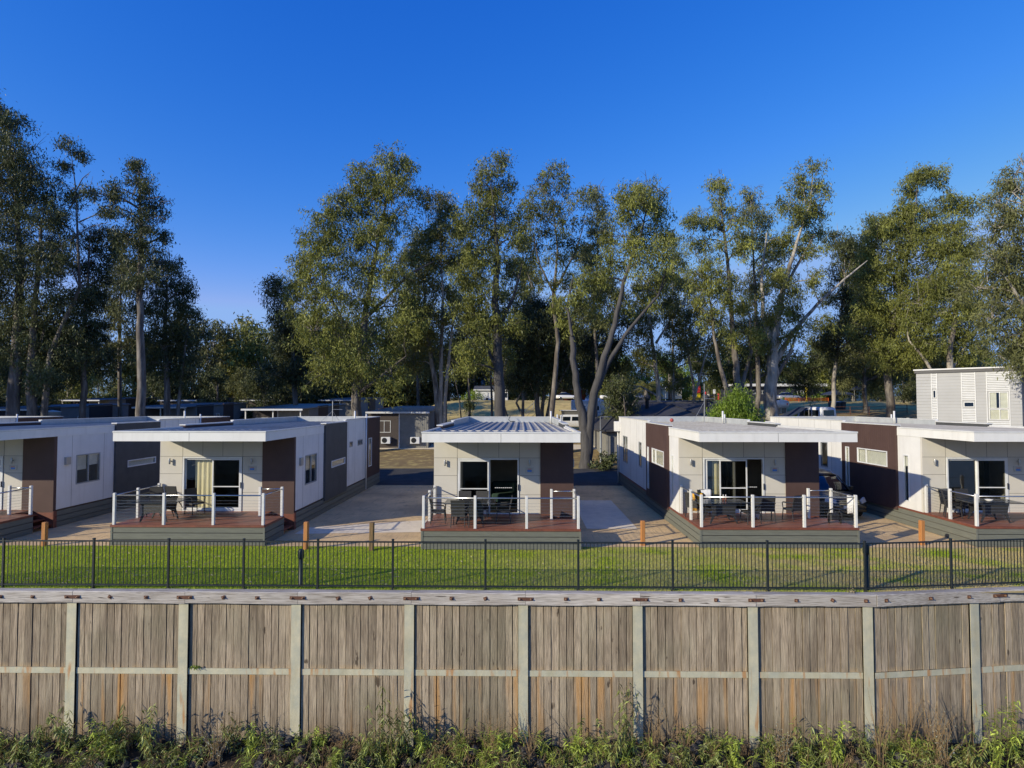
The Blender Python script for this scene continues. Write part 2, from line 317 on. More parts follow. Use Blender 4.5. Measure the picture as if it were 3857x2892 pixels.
    def build(s, name, mats, parent=None, smooth=False, loc=None):
        me = bpy.data.meshes.new(name); me.from_pydata(s.v, [], s.f)
        for m_ in (mats if isinstance(mats, (list, tuple)) else [mats]): me.materials.append(M[m_] if isinstance(m_, str) else m_)
        me.polygons.foreach_set('material_index', s.m)
        at = me.attributes.new('tint', 'FLOAT', 'POINT'); at.data.foreach_set('value', s.t)
        if smooth: me.polygons.foreach_set('use_smooth', [True]*len(s.f))
        me.validate(); me.update()
        o = bpy.data.objects.new(name, me); col.objects.link(o)
        if parent is not None: o.parent = parent
        if loc: o.location = loc
        return o
def np_mesh(name, verts, nper, mat_, tint, parent=None):
    """many separate faces of nper corners each, from a (n*nper,3) array"""
    n = len(verts)//nper; me = bpy.data.meshes.new(name)
    me.vertices.add(len(verts)); me.vertices.foreach_set('co', verts.astype(np.float32).ravel())
    me.loops.add(n*nper); me.loops.foreach_set('vertex_index', np.arange(n*nper, dtype=np.int32))
    me.polygons.add(n); me.polygons.foreach_set('loop_start', np.arange(0, n*nper, nper, dtype=np.int32))
    me.update(calc_edges=True)
    at = me.attributes.new('tint', 'FLOAT', 'POINT'); at.data.foreach_set('value', np.repeat(tint, nper).astype(np.float32))
    me.materials.append(M[mat_] if isinstance(mat_, str) else mat_)
    o = bpy.data.objects.new(name, me); col.objects.link(o)
    if parent is not None: o.parent = parent
    return o
def tag(o, label=None, cat=None, group=None, kind=None):
    if label: o['label'] = label
    if cat: o['category'] = cat
    if group: o['group'] = group
    if kind: o['kind'] = kind
    return o
def thing(name, label, cat, loc=(0, 0, 0), rz=0, group=None):
    o = bpy.data.objects.new(name, None); col.objects.link(o); o.empty_display_size = .3
    o.location = loc; o.rotation_euler = (0, 0, rz); return tag(o, label, cat, group)
def copy_tree(o, parent=None):
    c = o.copy(); col.objects.link(c); c.parent = parent
    for ch in list(o.children): copy_tree(ch, c)
    return c
def struct(name, mb, m_): return tag(mb.build(name, m_), 'the '+name.replace('_', ' '), name.replace('_', ' '), kind='structure')

# ------------------------------------------------------------------ camera, sun, sky
cam = bpy.data.cameras.new('camera'); co = bpy.data.objects.new('camera', cam); col.objects.link(co)
cam.sensor_width = 36; cam.lens = 36*FPX/3857; cam.clip_end = 3000; cam.clip_start = .1
co.location = (0, 0, CAMZ); co.rotation_euler = (math.pi/2+PIT, 0, YAW); scene.camera = co
SAZ, SEL = R(56), R(20)
sd = Vector((math.sin(SAZ)*math.cos(SEL), math.cos(SAZ)*math.cos(SEL), -math.sin(SEL)))
sl = bpy.data.lights.new('sun', 'SUN'); sl.energy = 5.0; sl.angle = R(.5); sl.color = (1, .90, .70)
so = bpy.data.objects.new('sun', sl); col.objects.link(so); so.rotation_euler = sd.to_track_quat('-Z', 'Y').to_euler(); so.location = (-40, -30, 30)
w = bpy.data.worlds.new('World'); scene.world = w; w.use_nodes = True; nt = w.node_tree; nt.nodes.clear()
sk = nt.nodes.new('ShaderNodeTexSky'); sk.sky_type = 'NISHITA'; sk.sun_disc = False; sk.sun_elevation = SEL; sk.sun_rotation = SAZ+math.pi
sk.altitude = 300; sk.air_density = 1.0; sk.dust_density = .3; sk.ozone_density = 3.5
hs = nt.nodes.new('ShaderNodeHueSaturation'); hs.inputs['Saturation'].default_value = 1.22; hs.inputs['Hue'].default_value = .502; hs.inputs['Value'].default_value = 1
bg = nt.nodes.new('ShaderNodeBackground'); bg.inputs[1].default_value = .12
wo = nt.nodes.new('ShaderNodeOutputWorld')
nt.links.new(sk.outputs[0], hs.inputs['Color']); nt.links.new(bg.outputs[0], wo.inputs[0])
sp_ = nt.nodes.new('ShaderNodeSeparateColor'); cb_ = nt.nodes.new('ShaderNodeCombineColor'); nt.links.new(hs.outputs[0], sp_.inputs[0])
for ch, (ex, ga, mx_) in enumerate(((1.8, 1.60, 2.3), (1.05, 1.24, 3.9), (.55, 3.28, 7.3))):     # camera-like colour response
    p_ = nt.nodes.new('ShaderNodeMath'); p_.operation = 'POWER'; p_.inputs[1].default_value = ex; nt.links.new(sp_.outputs[ch], p_.inputs[0])
    m_ = nt.nodes.new('ShaderNodeMath'); m_.operation = 'MULTIPLY'; m_.inputs[1].default_value = ga; nt.links.new(p_.outputs[0], m_.inputs[0])
    n_ = nt.nodes.new('ShaderNodeMath'); n_.operation = 'MINIMUM'; n_.inputs[1].default_value = mx_; nt.links.new(m_.outputs[0], n_.inputs[0]); nt.links.new(n_.outputs[0], cb_.inputs[ch])
nt.links.new(cb_.outputs[0], bg.inputs[0])
scene.view_settings.view_transform = 'Standard'; scene.view_settings.look = 'None'; scene.view_settings.exposure = 0
# ------------------------------------------------------------------ the setting
def grid_sheet(name, xs, ys, zf, m_):
    mb = MB(); vs = [(x, y, zf(x, y)) for y in ys for x in xs]; n = len(xs); fs = []
    for j in range(len(ys)-1):
        for i in range(n-1): a = j*n+i; fs.append((a, a+1, a+n+1, a+n))
    mb.add(vs, fs); o = struct(name, mb, m_)
    o.data.polygons.foreach_set('use_smooth', [True]*len(fs)); return o
xs = [-900, -500, -300, -200, -140]+[-110+3*i for i in range(74)]+[140, 200, 300, 500, 900]
ys = [15.9, 20, 25, 30, 35, 38]+[40+2*i for i in range(55)]+[160, 180, 210, 260, 320, 400, 520, 700, 1000, 1600]
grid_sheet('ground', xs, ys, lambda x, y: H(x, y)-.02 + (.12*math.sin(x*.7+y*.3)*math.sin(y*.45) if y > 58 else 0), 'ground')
mb = MB(); mb.add([(-46, 15.74, 0), (9.15, 15.74, 0), (46, 20.45, 0), (46, 20.9, 0), (-46, 20.35, 0)], [(0, 1, 2, 3, 4)]); struct('lawn', mb, 'lawn')
mb = MB(); mb.add([(-46, 20.35, .004), (46, 20.9, .004), (46, 36.0, .004), (-46, 36.0, .004)], [(0, 1, 2, 3)]); struct('paving', mb, 'paving')
mb = MB(); mb.add([(2.6, 23.6, .010), (4.6, 23.6, .010), (4.6, 30.5, .010), (2.6, 30.5, .010)], [(0, 1, 2, 3)]); struct('concrete_slab', mb, 'slab')
mb = MB(); mb.add([(-8.6, 22.5, .010), (-3.6, 22.9, .010), (-3.6, 25.4, .010), (-8.6, 23.6, .010)], [(0, 1, 2, 3)]); struct('concrete_strip', mb, 'slab')
grid_sheet('road', [-60+4*i for i in range(28)], [36.0, 38, 40, 42, 44.4], lambda x, y: H(x, y)+.012, 'asphalt')
grid_sheet('path', [-60+3*i for i in range(38)], [54, 55.5, 57], lambda x, y: H(x, y)+.02, 'slab')
grid_sheet('park_road', [17, 20, 23, 26, 29, 32], [96+3*i for i in range(22)], lambda x, y: H(x, y)+.16, 'asphalt')
# river bank and river below the wall
ys2 = [15.9, 15.4, 14.9, 14.3, 13.6, 12.6, 11.4, 10, 8]
def bankz(x, y): return -3.86 - .52*max(0, 15.1-y) + .10*math.sin(x*1.3+y)+.07*math.sin(x*3.1-y*2)
grid_sheet('river_bank', [-40+1.0*i for i in range(81)], list(reversed(ys2)), bankz, 'soil')
mb = MB(); mb.add([(-900, -900, -6.9), (900, -900, -6.9), (900, 9.4, -6.9), (-900, 9.4, -6.9)], [(0, 1, 2, 3)]); struct('river_water', mb, 'water')

# ------------------------------------------------------------------ retaining wall
rw = thing('retaining_wall', 'long weathered timber plank retaining wall with steel posts and bolted cap beam', 'retaining wall', (0, 15.6, 0))
KX = 9.15; KA = R(7.3)
def seg_mtx(seg): return Matrix.Identity(4) if seg == 0 else Matrix.Translation((KX, 0, 0)) @ Matrix.Rotation(KA, 4, 'Z') @ Matrix.Translation((-KX, 0, 0))
def xmb(mb, seg):
    if seg: m_ = seg_mtx(1); mb.v = [tuple(m_ @ Vector(v)) for v in mb.v]
    return mb
px0 = [-20.77, -17.80]+[-14.825+2.975*i for i in range(9)]      # steel posts, last one at the corner
px1 = [KX, KX+2.82, KX+5.70, KX+8.6]
px0[-1] = KX-.20
for seg, pxs in ((0, px0), (1, px1)):
    for i, x in enumerate(pxs):
        if not (seg == 1 and i == 0):
            mb = MB(); mb.box(x-.125, x+.125, 0, .012, -4.35, -.285); mb.box(x-.006, x+.006, .012, .16, -4.35, -.285)
            xmb(mb, seg).build('post', 'galv', rw)
    for a, b in zip(pxs, pxs[1:]):
        mb = MB(); L0 = a+(.135 if not (seg == 1 and a == KX) else -.02); x = L0
        while x < b-.12:
            wdt = random.uniform(.185, .208)
            if x+wdt > b-.13: wdt = b-.128-x
            if wdt < .03: break
            dy = random.uniform(0, .022); t = random.random(); ins = random.uniform(.006, .013)
            lean = random.uniform(-.003, .003)
            for z0, z1 in ((-4.4, -2.155), (-1.995, -.285)):
                j = 0 if z1 < -2 else random.uniform(-.002, .002)
                mb.add([(x+ins, (.045+dy)+.004, z0), (x+wdt-ins, (.045+dy)+.004, z0), (x+wdt-ins, .13, z0), (x+ins, .13, z0),
                        (x+ins+lean+j, (.045+dy), z1), (x+wdt-ins+lean+j, (.045+dy), z1), (x+wdt-ins+lean, .13, z1), (x+ins+lean, .13, z1)],
                       [(0, 1, 5, 4), (1, 2, 6, 5), (3, 0, 4, 7), (4, 5, 6, 7)], 0, min(1, max(0, t+random.uniform(-.1, .1))))
            x += wdt
        xmb(mb, seg).build('plank_panel', 'plank', rw)
        mb = MB(); mb.box(a+.135, b-.135, .035, .049, -2.15, -2.0); mb.box(a+.135, b-.135, .049, .10, -2.012, -2.0); mb.box(a+.135, b-.135, .049, .10, -2.15, -2.138)
        if seg == 1 and a == KX: mb = MB().box(a-.02, b-.135, .035, .049, -2.15, -2.0)
        xmb(mb, seg).build('rail', 'galv', rw)
mb = MB(); mb.box(-24, 9.3, .17, .2, -4.5, -.3); mb.build('backing', 'joint', rw)
mb = MB(); mb.box(KX, KX+13, .17, .2, -4.5, -.3); xmb(mb, 1).build('backing', 'joint', rw)
# cap beam pieces butt over every post
def beam(x0, x1, seg, t):
    mb = MB(); n = max(3, int((x1-x0)/.25)); rings = []
    ph = random.uniform(0, 6)
    for i in range(n+1):
        x = x0+(x1-x0)*i/n; a = .006*math.sin(x*2.1+ph)+random.uniform(-.003, .003); b = .008*math.sin(x*1.3+ph*2)+random.uniform(-.004, .004)
        rings.append([(x, -.06+a, -.285+b), (x, .20, -.285+b), (x, .20, .012-b*.5), (x, .12, .018-b*.5), (x, -.045+a, .018+b*.6), (x, -.062+a, .0+b*.6)])
    mb.loft(rings, 0, t); return xmb(mb, seg).build('cap_beam', 'beam', rw)
joints = [px0[0]-2.97]+[x+.06 for x in px0[:-1]]
for a, b in zip(joints, joints[1:]): beam(a+.004, b-.004, 0, random.uniform(.35, .8))
beam(joints[-1]+.004, KX-.005, 0, .15); beam(KX+.005, KX+3.5, 1, .12); beam(KX+3.51, KX+6.9, 1, .15); beam(KX+6.91, KX+9.5, 1, .3)
def plate(x, wdt, z, seg, rot=0):
    mb = MB(); mt = Matrix.Translation((x, 0, z)) @ Matrix.Rotation(rot, 4, 'Y')
    mb.box(-wdt/2, wdt/2, -.082, -.070, -.042, .042, 0, .5, mt)
    o = xmb(mb, seg).build('bolt_plate', 'rust', rw)
    for bx in ([0] if wdt < .2 else [-wdt*.36, wdt*.36]):
        b = MB(); mm = mt @ Matrix.Translation((bx, -.082, 0)) @ Matrix.Rotation(R(90), 4, 'X')
        b.lathe([(.026, 0), (.026, .014), (.015, .016), (.014, .05), (.004, .054)], n=8); b.v = [tuple(mm @ Vector(v)) for v in b.v]
        xmb(b, seg).build('bolt', 'bolt', o)
for i, x in enumerate(px0[:-1]):
    plate(x+.06, .40, -.125, 0)
    for d in (1.03, 1.93):
        if x+d < KX-.2: plate(x+.06+d+random.uniform(-.04, .04), .095, -.125+random.uniform(-.01, .01), 0, random.choice([0, 0, .06, .5, -.4]))
plate(KX-.28, .095, -.13, 0); plate(KX+.25, .095, -.13, 1)
for x in (1.5, 2.6, 5.0): plate(KX+x, .095, -.12, 1)
plate(KX+3.5, .40, -.12, 1); plate(KX+6.9, .40, -.12, 1)

# ------------------------------------------------------------------ pool-style fence
fn = thing('metal_fence', 'black tubular metal pool fence standing on the timber cap beam along the lawn', 'fence', (0, 15.86, 0))
fsrc = [-340, 5, 350, 635, 920, 1200, 1482, 1829, 2175, 2525, 2875, 3233, 3548, 3841, 4140]
fx = [((p-1928)/2227-.0153)*15.86 for p in fsrc[:12]]
kx = fx[11]; fpos = [(x, 0) for x in fx]
for p in fsrc[12:]:
    t = (p-1928)/2227-.0153; c_, s_ = math.cos(KA), math.sin(KA)
    d = (t*15.86-kx)/(c_-t*s_); fpos.append((kx+d*c_, d*s_))
for (x, y) in fpos:
    mb = MB(); mb.cbox(x-.028, x+.028, y-.028, y+.028, .01, 1.31, .005); mb.cbox(x-.034, x+.034, y-.034, y+.034, 1.31, 1.335, .01); mb.box(x-.05, x+.05, y-.05, y+.05, .0, .012); mb.build('post', 'fence', fn)
for (xa, ya), (xb, yb) in zip(fpos, fpos[1:]):
    Ld = math.hypot(xb-xa, yb-ya); an = math.atan2(yb-ya, xb-xa); mt = Matrix.Translation((xa, ya, 0)) @ Matrix.Rotation(an, 4, 'Z')
    mb = MB(); mb.box(.03, Ld-.03, -.019, .019, 1.235, 1.272, mtx=mt); mb.box(.03, Ld-.03, -.019, .019, .075, .112, mtx=mt)
    n = int(round((Ld-.06)/.0975)); st = (Ld-.06)/n
    for i in range(1, n):
        x = .03+i*st; mb.box(x-.008, x+.008, -.008, .008, .112, 1.235, mtx=mt)
    mb.build('panel', 'fence', fn)

# round-top dark posts just behind the fence
for i, (px, yy, hh, lab) in enumerate([(1136, 16.12, 1.0, 'short dark green round-headed post behind the fence, near the orange bollard'), (3238, 15.98, 1.22, 'tall dark green round-headed post pressed against the fence where it bends')]):
    x = ((px-1928)/2227-.0153)*yy
    t = thing('bollard_light', lab, 'bollard light', (x, yy, 0))
    mb = MB(); mb.lathe([(.075, 0), (.07, .03), (.058, .05), (.058, hh-.24)]); mb.build('pole', 'greenpost', t, True)
    mb = MB(); mb.lathe([(.075, hh-.26), (.082, hh-.22), (.082, hh-.06), (.06, hh-.015), (.02, hh)]); mb.build('head', 'greenpost', t, True)
# timber bollards
for px, Y, z, m_, lab in [(160, 20.5, .82, 'bollardwood', 'orange timber bollard beside the deck steps of the leftmost cabin'), (1154, 20.15, .93, 'bollardwood', 'orange timber bollard right of the deck with the tipped chairs'),
                 (1401, 20.05, .94, 'bollardshade', 'timber bollard coloured dark for shade, on the paving left of the middle cabin'), (2415, 20.9, .86, 'bollardwood', 'orange timber bollard on the lawn edge right of the middle cabin'),
                 (3443, 21.1, .86, 'bollardwood', 'orange timber bollard before the driveway of the dark car')]:
    x = ((px-1928)/2227-.0153)*Y; mb = MB(); mb.cbox(-.072, .072, -.072, .072, 0, z, .014)
    o = mb.build('timber_bollard', m_); o.location = (x, Y, 0); o.rotation_euler = (R(random.uniform(-1, 1)), R(random.uniform(-1, 1)), R(random.uniform(-4, 4))); tag(o, lab, 'bollard', 'timber bollards along the lawn edge')

# ------------------------------------------------------------------ front cabins
W = 5.35; YW = 2.7; YB = 16.8
def window(root, axis, face, u0, u1, z0, z1, mull=(), blind=None, fm='alu', out=1, name='window'):
    """axis 0: in a wall facing +-x at x=face (u is y); axis 1: wall facing -y at y=face (u is x)"""
    mb = MB(); d0, d1 = (face-.05*out, face+.02*out) if axis == 0 else (face-.02, face+.05)
    lo, hi = min(d0, d1), max(d0, d1); fr = .045
    def bx(a, b, c, d, l=lo, h=hi, mm=mb): (mm.box(l, h, a, b, c, d) if axis == 0 else mm.box(a, b, l, h, c, d))
    bx(u0, u1, z0, z0+fr); bx(u0, u1, z1-fr, z1); bx(u0, u0+fr, z0+fr, z1-fr); bx(u1-fr, u1, z0+fr, z1-fr)
    for m_ in mull: bx(m_-.02, m_+.02, z0+fr, z1-fr)
    o = mb.build(name, fm, root)
    g = MB(); mid = (lo+hi)/2; bx(u0+fr, u1-fr, z0+fr, z1-fr, mid-.003, mid+.003, g); g.build('pane', 'glass', o)
    if blind:
        for (a, b, c, d) in blind:
            g = MB(); off = -.06*out if axis == 0 else .06; bx(a, b, c, d, mid+off-.004, mid+off+.004, g); g.build('blind', 'blind', o)
    return o
RW = [('white_wall', 2.7, 6.15), ('white_wall', 9.45, 13.4), ('brown', 13.4, 16.8)]
def make_cabin():
    r = thing('holiday_cabin', 'x', 'cabin')
    # front wall, greige sheets with joints
    mb = MB(); mb.wall(1, YW, YW+.1, 0.0, 4.10, .70, 3.92, [(.9, 3.3, .70, 2.86)])
    for z in (2.18, 2.86, 1.45):
        mb.box(.003, .9, YW-.002, YW+.01, z-.006, z+.006, 1); mb.box(3.3, 4.1, YW-.002, YW+.01, z-.006, z+.006, 1)
    for x in (.9, 1.7, 2.5, 3.3): mb.box(x-.006, x+.006, YW-.0025, YW+.01, 2.87, 3.64, 1)
    for x in (.9, 3.3): mb.box(x-.012, x-.004, YW-.002, YW+.01, .72, 2.86, 1)
    mb.build('front_wall', ['greige', 'joint'], r)
    mb = MB(); mb.box(4.10, W+.02, YW-.05, YW+.1, .60, 3.64); mb.build('front_panel', 'brown', r)
    mb = MB(); mb.box(4.11, W+.03, YW-.062, YW-.05, .0, .62); mb.box(W+.02, W+.05, YW-.062, YW+.12, .0, .66); mb.build('panel_trim', 'deckedge', r)
    # right side
    hR = [(3.85, 5.25, 1.57, 2.80)]; mb = MB(); mb.wall(0, W-.1, W, YW+.1, 6.15, .70, 3.93, hR)
    for y in (3.62, 5.5): mb.box(W-.01, W+.0025, y-.005, y+.005, .70, 3.92, 1)
    mb.build('side_wall', ['white_wall', 'joint'], r); mb = MB(); hR2 = [(10.2, 10.75, 2.67, 2.97), (11.75, 12.7, 2.65, 2.97)]; mb.wall(0, W-.1, W, 9.45, 13.4, .70, 4.12, hR2)
    for y in (10.0, 11.2, 12.9): mb.box(W-.01, W+.0025, y-.005, y+.005, .70, 4.1, 1)
    mb.build('side_wall', ['white_wall', 'joint'], r); mb = MB()
    mb.wall(0, 0, .1, YW+.1, 4.2, .70, 3.93, [(3.5, 3.85, .98, 2.87)])
    mb.build('side_wall', 'white_wall', r); mb = MB()
    mb.wall(0, 0, .1, 8.35, YB, .70, 4.12, [(9.85, 10.55, 1.7, 2.98), (13.8, 15.3, 1.5, 3.05)])
    for y in (9.5, 11.2, 13.0, 15.9): mb.box(-.0025, .01, y-.005, y+.005, .70, 4.1, 1)
    mb.build('side_wall', ['white_wall', 'joint'], r)
    MB().wall(1, YB-.1, YB, .1, W-.1, .70, 4.12).build('rear_wall', 'white_wall', r)
    mb = MB(); mb.wall(0, W-.1, W+.01, 13.4, YB, .6, 4.12, [(14.0, 14.75, 1.26, 2.94)])
    for i in range(22): mb.box(W+.01, W+.016, 13.45+i*.152, 13.46+i*.152, .62, 4.1)
    mb.build('rear_panel', 'brown', r)
    mb = MB(); mb.wall(0, W-.12, W+.10, 6.15, 9.45, .55, 4.03, [(6.95, 9.1, 1.95, 2.28)]); mb.build('feature_panel', 'charcoal', r)
    mb = MB(); mb.wall(0, -.10, .12, 4.2, 8.35, .55, 4.03, [(4.75, 7.0, 2.25, 2.92), (7.68, 8.0, .93, 2.9)])
    for i in range(27): 
        y = 4.28+i*.152
        if 4.7 < y < 7.05: mb.box(-.106, -.10, y-.006, y+.006, .57, 2.22); mb.box(-.106, -.10, y-.006, y+.006, 2.95, 4.02)
        elif not 7.63 < y < 8.05: mb.box(-.106, -.10, y-.006, y+.006, .57, 4.02)
    mb.build('feature_panel', 'brown', r)
    for x0, x1, y0, y1 in ((W-.14, W+.12, 6.13, 9.47), (-.12, .14, 4.18, 8.37)):
        MB().box(x0, x1, y0, y1, 4.03, 4.075).build('panel_capping', 'capping', r)
    # interior
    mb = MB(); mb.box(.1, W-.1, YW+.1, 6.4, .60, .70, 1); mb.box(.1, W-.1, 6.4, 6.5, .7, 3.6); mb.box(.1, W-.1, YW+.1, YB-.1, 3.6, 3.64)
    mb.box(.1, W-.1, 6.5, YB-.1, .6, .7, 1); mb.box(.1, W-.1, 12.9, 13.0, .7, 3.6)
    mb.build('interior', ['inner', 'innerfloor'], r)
    # roof
    mb = MB(); ys_ = [.04, 9, YB-.14]; zf = lambda y: 3.90-.10*(y/YB)
    mb.add([(.04, .04, zf(0)), (W-.04, .04, zf(0)), (W-.04, YB-.1, zf(YB)), (.04, YB-.1, zf(YB)), (.04, .04, 3.72), (W-.04, .04, 3.72), (W-.04, YB-.1, 3.72), (.04, YB-.1, 3.72)], [(0, 1, 2, 3), (7, 6, 5, 4)])
    for i in range(16):
        x = .22+i*.327
        mb.add([(x-.055, .06, zf(0)), (x-.022, .06, zf(0)+.048), (x+.022, .06, zf(0)+.048), (x+.055, .06, zf(0)), (x-.055, YB-.14, zf(YB)), (x-.022, YB-.14, zf(YB)+.048), (x+.022, YB-.14, zf(YB)+.048), (x+.055, YB-.14, zf(YB))],
               [(0, 4, 5, 1), (1, 5, 6, 2), (2, 6, 7, 3), (0, 1, 2, 3)])
    rf = mb.build('roof', 'roof', r)
    mb = MB(); mb.box(-.02, W+.02, -.02, 0, 3.63, 3.93); mb.box(-.02, 0, 0, 4.2, 3.63, 3.93); mb.box(W, W+.02, 0, 6.12, 3.63, 3.93)
    mb.box(W*.5-.005, W*.5+.005, -.0225, -.01, 3.63, 3.93, 1); mb.build('fascia', ['fascia', 'joint'], rf)
    mb = MB(); mb.box(-.035, W+.035, -.035, .05, 3.935, 3.99); mb.box(-.035, .05, .05, 4.17, 3.935, 3.99); mb.box(W-.05, W+.035, .05, 6.12, 3.935, 3.99); mb.build('gutter_capping', 'capping', rf)
    mb = MB(); mb.box(0, W, 0, YW, 3.635, 3.66); mb.build('soffit', 'soffit', rf)
    mb = MB(); mb.box(.1, .13, 8.4, YB-.1, 3.8, 4.12); mb.box(W-.13, W-.1, 9.5, YB-.1, 3.8, 4.12); mb.box(.13, W-.13, YB-.13, YB-.1, 3.78, 4.12); mb.build('parapet_lining', 'flash', rf)
    mb = MB(); mb.box(-.03, .15, 8.38, YB+.03, 4.12, 4.155); mb.box(W-.15, W+.04, 9.48, YB+.03, 4.12, 4.155); mb.box(.15, W-.15, YB-.15, YB+.03, 4.12, 4.155); mb.build('parapet_capping', 'capping', rf)
    # skirting boards along the sides and deck
    mb = MB()
    for k, (z0, z1) in enumerate(((.02, .20), (.225, .425), (.45, .64))):
        tt = random.random(); mb.box(-.02, W+.0, -.0, .02, z0, z1, 0, tt); mb.box(-.02, -.0, .02, YB, z0, z1, 0, tt); mb.box(W, W+.02, 0.02, 1.7, z0, z1, 0, tt); mb.box(W, W+.02, 2.82, YB, z0, z1, 0, tt)
        mb.box(0, W, YB-.02, YB, z0, z1, 0, tt)
    mb.box(-.035, .03, -.015, .0, 0, .64); mb.box(W-.03, W+.035, -.015, 0, 0, .64)
    mb.box(.02, .04, .04, YB-.04, 0, .6, 1); mb.box(.04, W-.1, .04, .06, 0, .6, 1); mb.box(W-.06, W-.04, 2.85, YB-.04, 0, .6, 1); mb.box(4.46, 4.48, 1.72, 2.64, 0, .6, 1); mb.box(W-.06, W-.04, .06, 1.66, 0, .6, 1); mb.box(4.48, W-.06, 1.64, 1.66, 0, .6, 1)
    mb.build('skirting', ['skirt', 'joint'], r)
    mb = MB(); y = .03
    while y < YW-.03:
        y1 = min(y+.138, YW-.005); x1 = W-.0 if y1 < 1.72 else 4.48
        mb.box(.0, x1, y, y1-.006, .69, .715, 0, random.random()); y = y1
    dk = mb.build('deck', 'deck', r)
    mb = MB(); mb.box(-.045, W+.02, -.03, .03, .64, .717); mb.box(-.045, 0, .03, YB, .64, .70) ; mb.box(W, W+.03, .03, 1.7, .64, .717); mb.box(4.48, 4.50, 1.72, 2.64, .60, .717); mb.box(4.5, W, 1.70, 1.725, .0, .717)
    mb.build('deck_edge', 'deckedge', dk)
    for k in range(3):
        z = .16+k*.18; x = W+.02-.28*k
        MB().box(x-.30, x, 1.74, 2.63, z, z+.035).build('step', 'deckedge', r)
    MB().prism([(W-.0, .02), (W+.05, .16), (4.52, .69), (4.5, .5)], 1, 2.60, 2.632).build('stringer', 'deckedge', r)
    # railing
    tube = MB(); pf = [.045, 1.80, 3.55, 5.30]
    tube.tube([(.05, .05, 1.735), (5.30, .05, 1.735)], .024, 8); tube.tube([(.05, .05, 1.735), (.05, 2.62, 1.735)], .024, 8); tube.tube([(5.30, .05, 1.735), (5.30, 1.66, 1.735)], .024, 8); tube.tube([(4.47, 1.66, 1.735), (5.30, 1.66, 1.735)], .024, 8)
    ra = tube.build('railing', 'steel', r, True)
    for (x, y) in [(p, .05) for p in pf]+[(.05, 1.32), (.05, 2.6), (5.30, 1.66), (4.47, 1.66)]:
        mb = MB(); mb.cbox(x-.045, x+.045, y-.045, y+.045, .717, 1.82, .008); mb.build('post', 'railwhite', ra)
    mb = MB()
    for k in range(8):
        z = .82+k*.105
        for a, b in (((.05, .05), (5.30, .05)), ((.05, .05), (.05, 2.6)), ((5.30, .05), (5.30, 1.66)), ((4.47, 1.66), (5.30, 1.66))): mb.tube([(a[0], a[1], z), (b[0], b[1], z)], .0034, 4)
    mb.build('cable', 'steel', ra)
    # side windows
    window(r, 0, W, 3.85, 5.25, 1.57, 2.80, [4.55], [(3.9, 4.52, 2.15, 2.76), (4.6, 5.2, 2.3, 2.76)], 'alugrey')
    window(r, 0, W+.1, 6.95, 9.1, 1.95, 2.28, [], [(7.0, 9.05, 1.98, 2.25)])
    window(r, 0, W, 10.2, 10.75, 2.67, 2.97, [], None, 'alugrey'); window(r, 0, W, 11.75, 12.7, 2.65, 2.97, [12.2], None, 'alugrey')
    window(r, 0, W+.01, 14.0, 14.75, 1.26, 2.94, [], [(14.05, 14.7, 1.3, 2.9)])
    window(r, 0, 0, 3.5, 3.85, .98, 2.87, [], [(3.54, 3.81, 2.4, 2.84)], out=-1)
    window(r, 0, -.10, 4.75, 7.0, 2.25, 2.92, [6.3], [(4.8, 6.95, 2.28, 2.88)], out=-1); window(r, 0, -.10, 7.68, 8.0, .93, 2.9, [], [(7.72, 7.96, .97, 2.86)], out=-1)
    window(r, 0, 0, 9.85, 10.55, 1.7, 2.98, [], None, 'alugrey', out=-1); window(r, 0, 0, 13.8, 15.3, 1.5, 3.05, [14.55], [(13.85, 14.5, 2.3, 3.0)], 'alugrey', out=-1)
    # lamps, sign, pipes
    for x, y, ax in ((.43, YW, 1), (3.68, YW, 1)):
        mb = MB(); mb.lathe([(.034, 2.56), (.036, 2.565), (.036, 2.785), (.034, 2.79)], x, y-.09, 12); l = mb.build('wall_light', 'lampgrey', r, True)
        MB().box(x-.02, x+.02, y-.06, y, 2.66, 2.70).build('bracket', 'lampgrey', l)
    mb = MB(); mb.box(W, W+.09, 3.2, 3.46, 2.45, 2.76); mb.build('wall_light', 'lampgrey', r)
    sg = MB().box(3.52, 3.84, YW-.02, YW, 2.28, 2.50).build('sign', 'signbeige', r)
    mb = MB(); mb.box(3.60, 3.77, YW-.024, YW-.021, 2.33, 2.40, 0); mb.box(3.61, 3.76, YW-.024, YW-.021, 2.415, 2.425, 1); mb.box(3.61, 3.76, YW-.024, YW-.021, 2.44, 2.452, 1); mb.build('sign_logo', ['signblue', 'signred'], sg)
    mb = MB(); mb.tube([(W+.06, 13.3, 0.05), (W+.06, 13.3, 4.35)], .045, 8); mb.build('downpipe', 'railwhite', r, True)
    mb = MB(); mb.tube([(-.10, 16.6, .05), (-.10, 16.6, 3.3)], .045, 8); mb.build('downpipe', 'railwhite', r, True)
    mb = MB(); mb.cbox(-.32, -.005, 16.35, 16.85, 3.25, 3.85, .02); mb.build('rain_head', 'white_wall', r)
    mb = MB(); mb.tube([(W-.35, 12.4, 3.85), (W-.35, 12.4, 4.55)], .05, 10); mb.build('vent_pipe', 'railwhite', r, True)
    return r
proto = make_cabin()
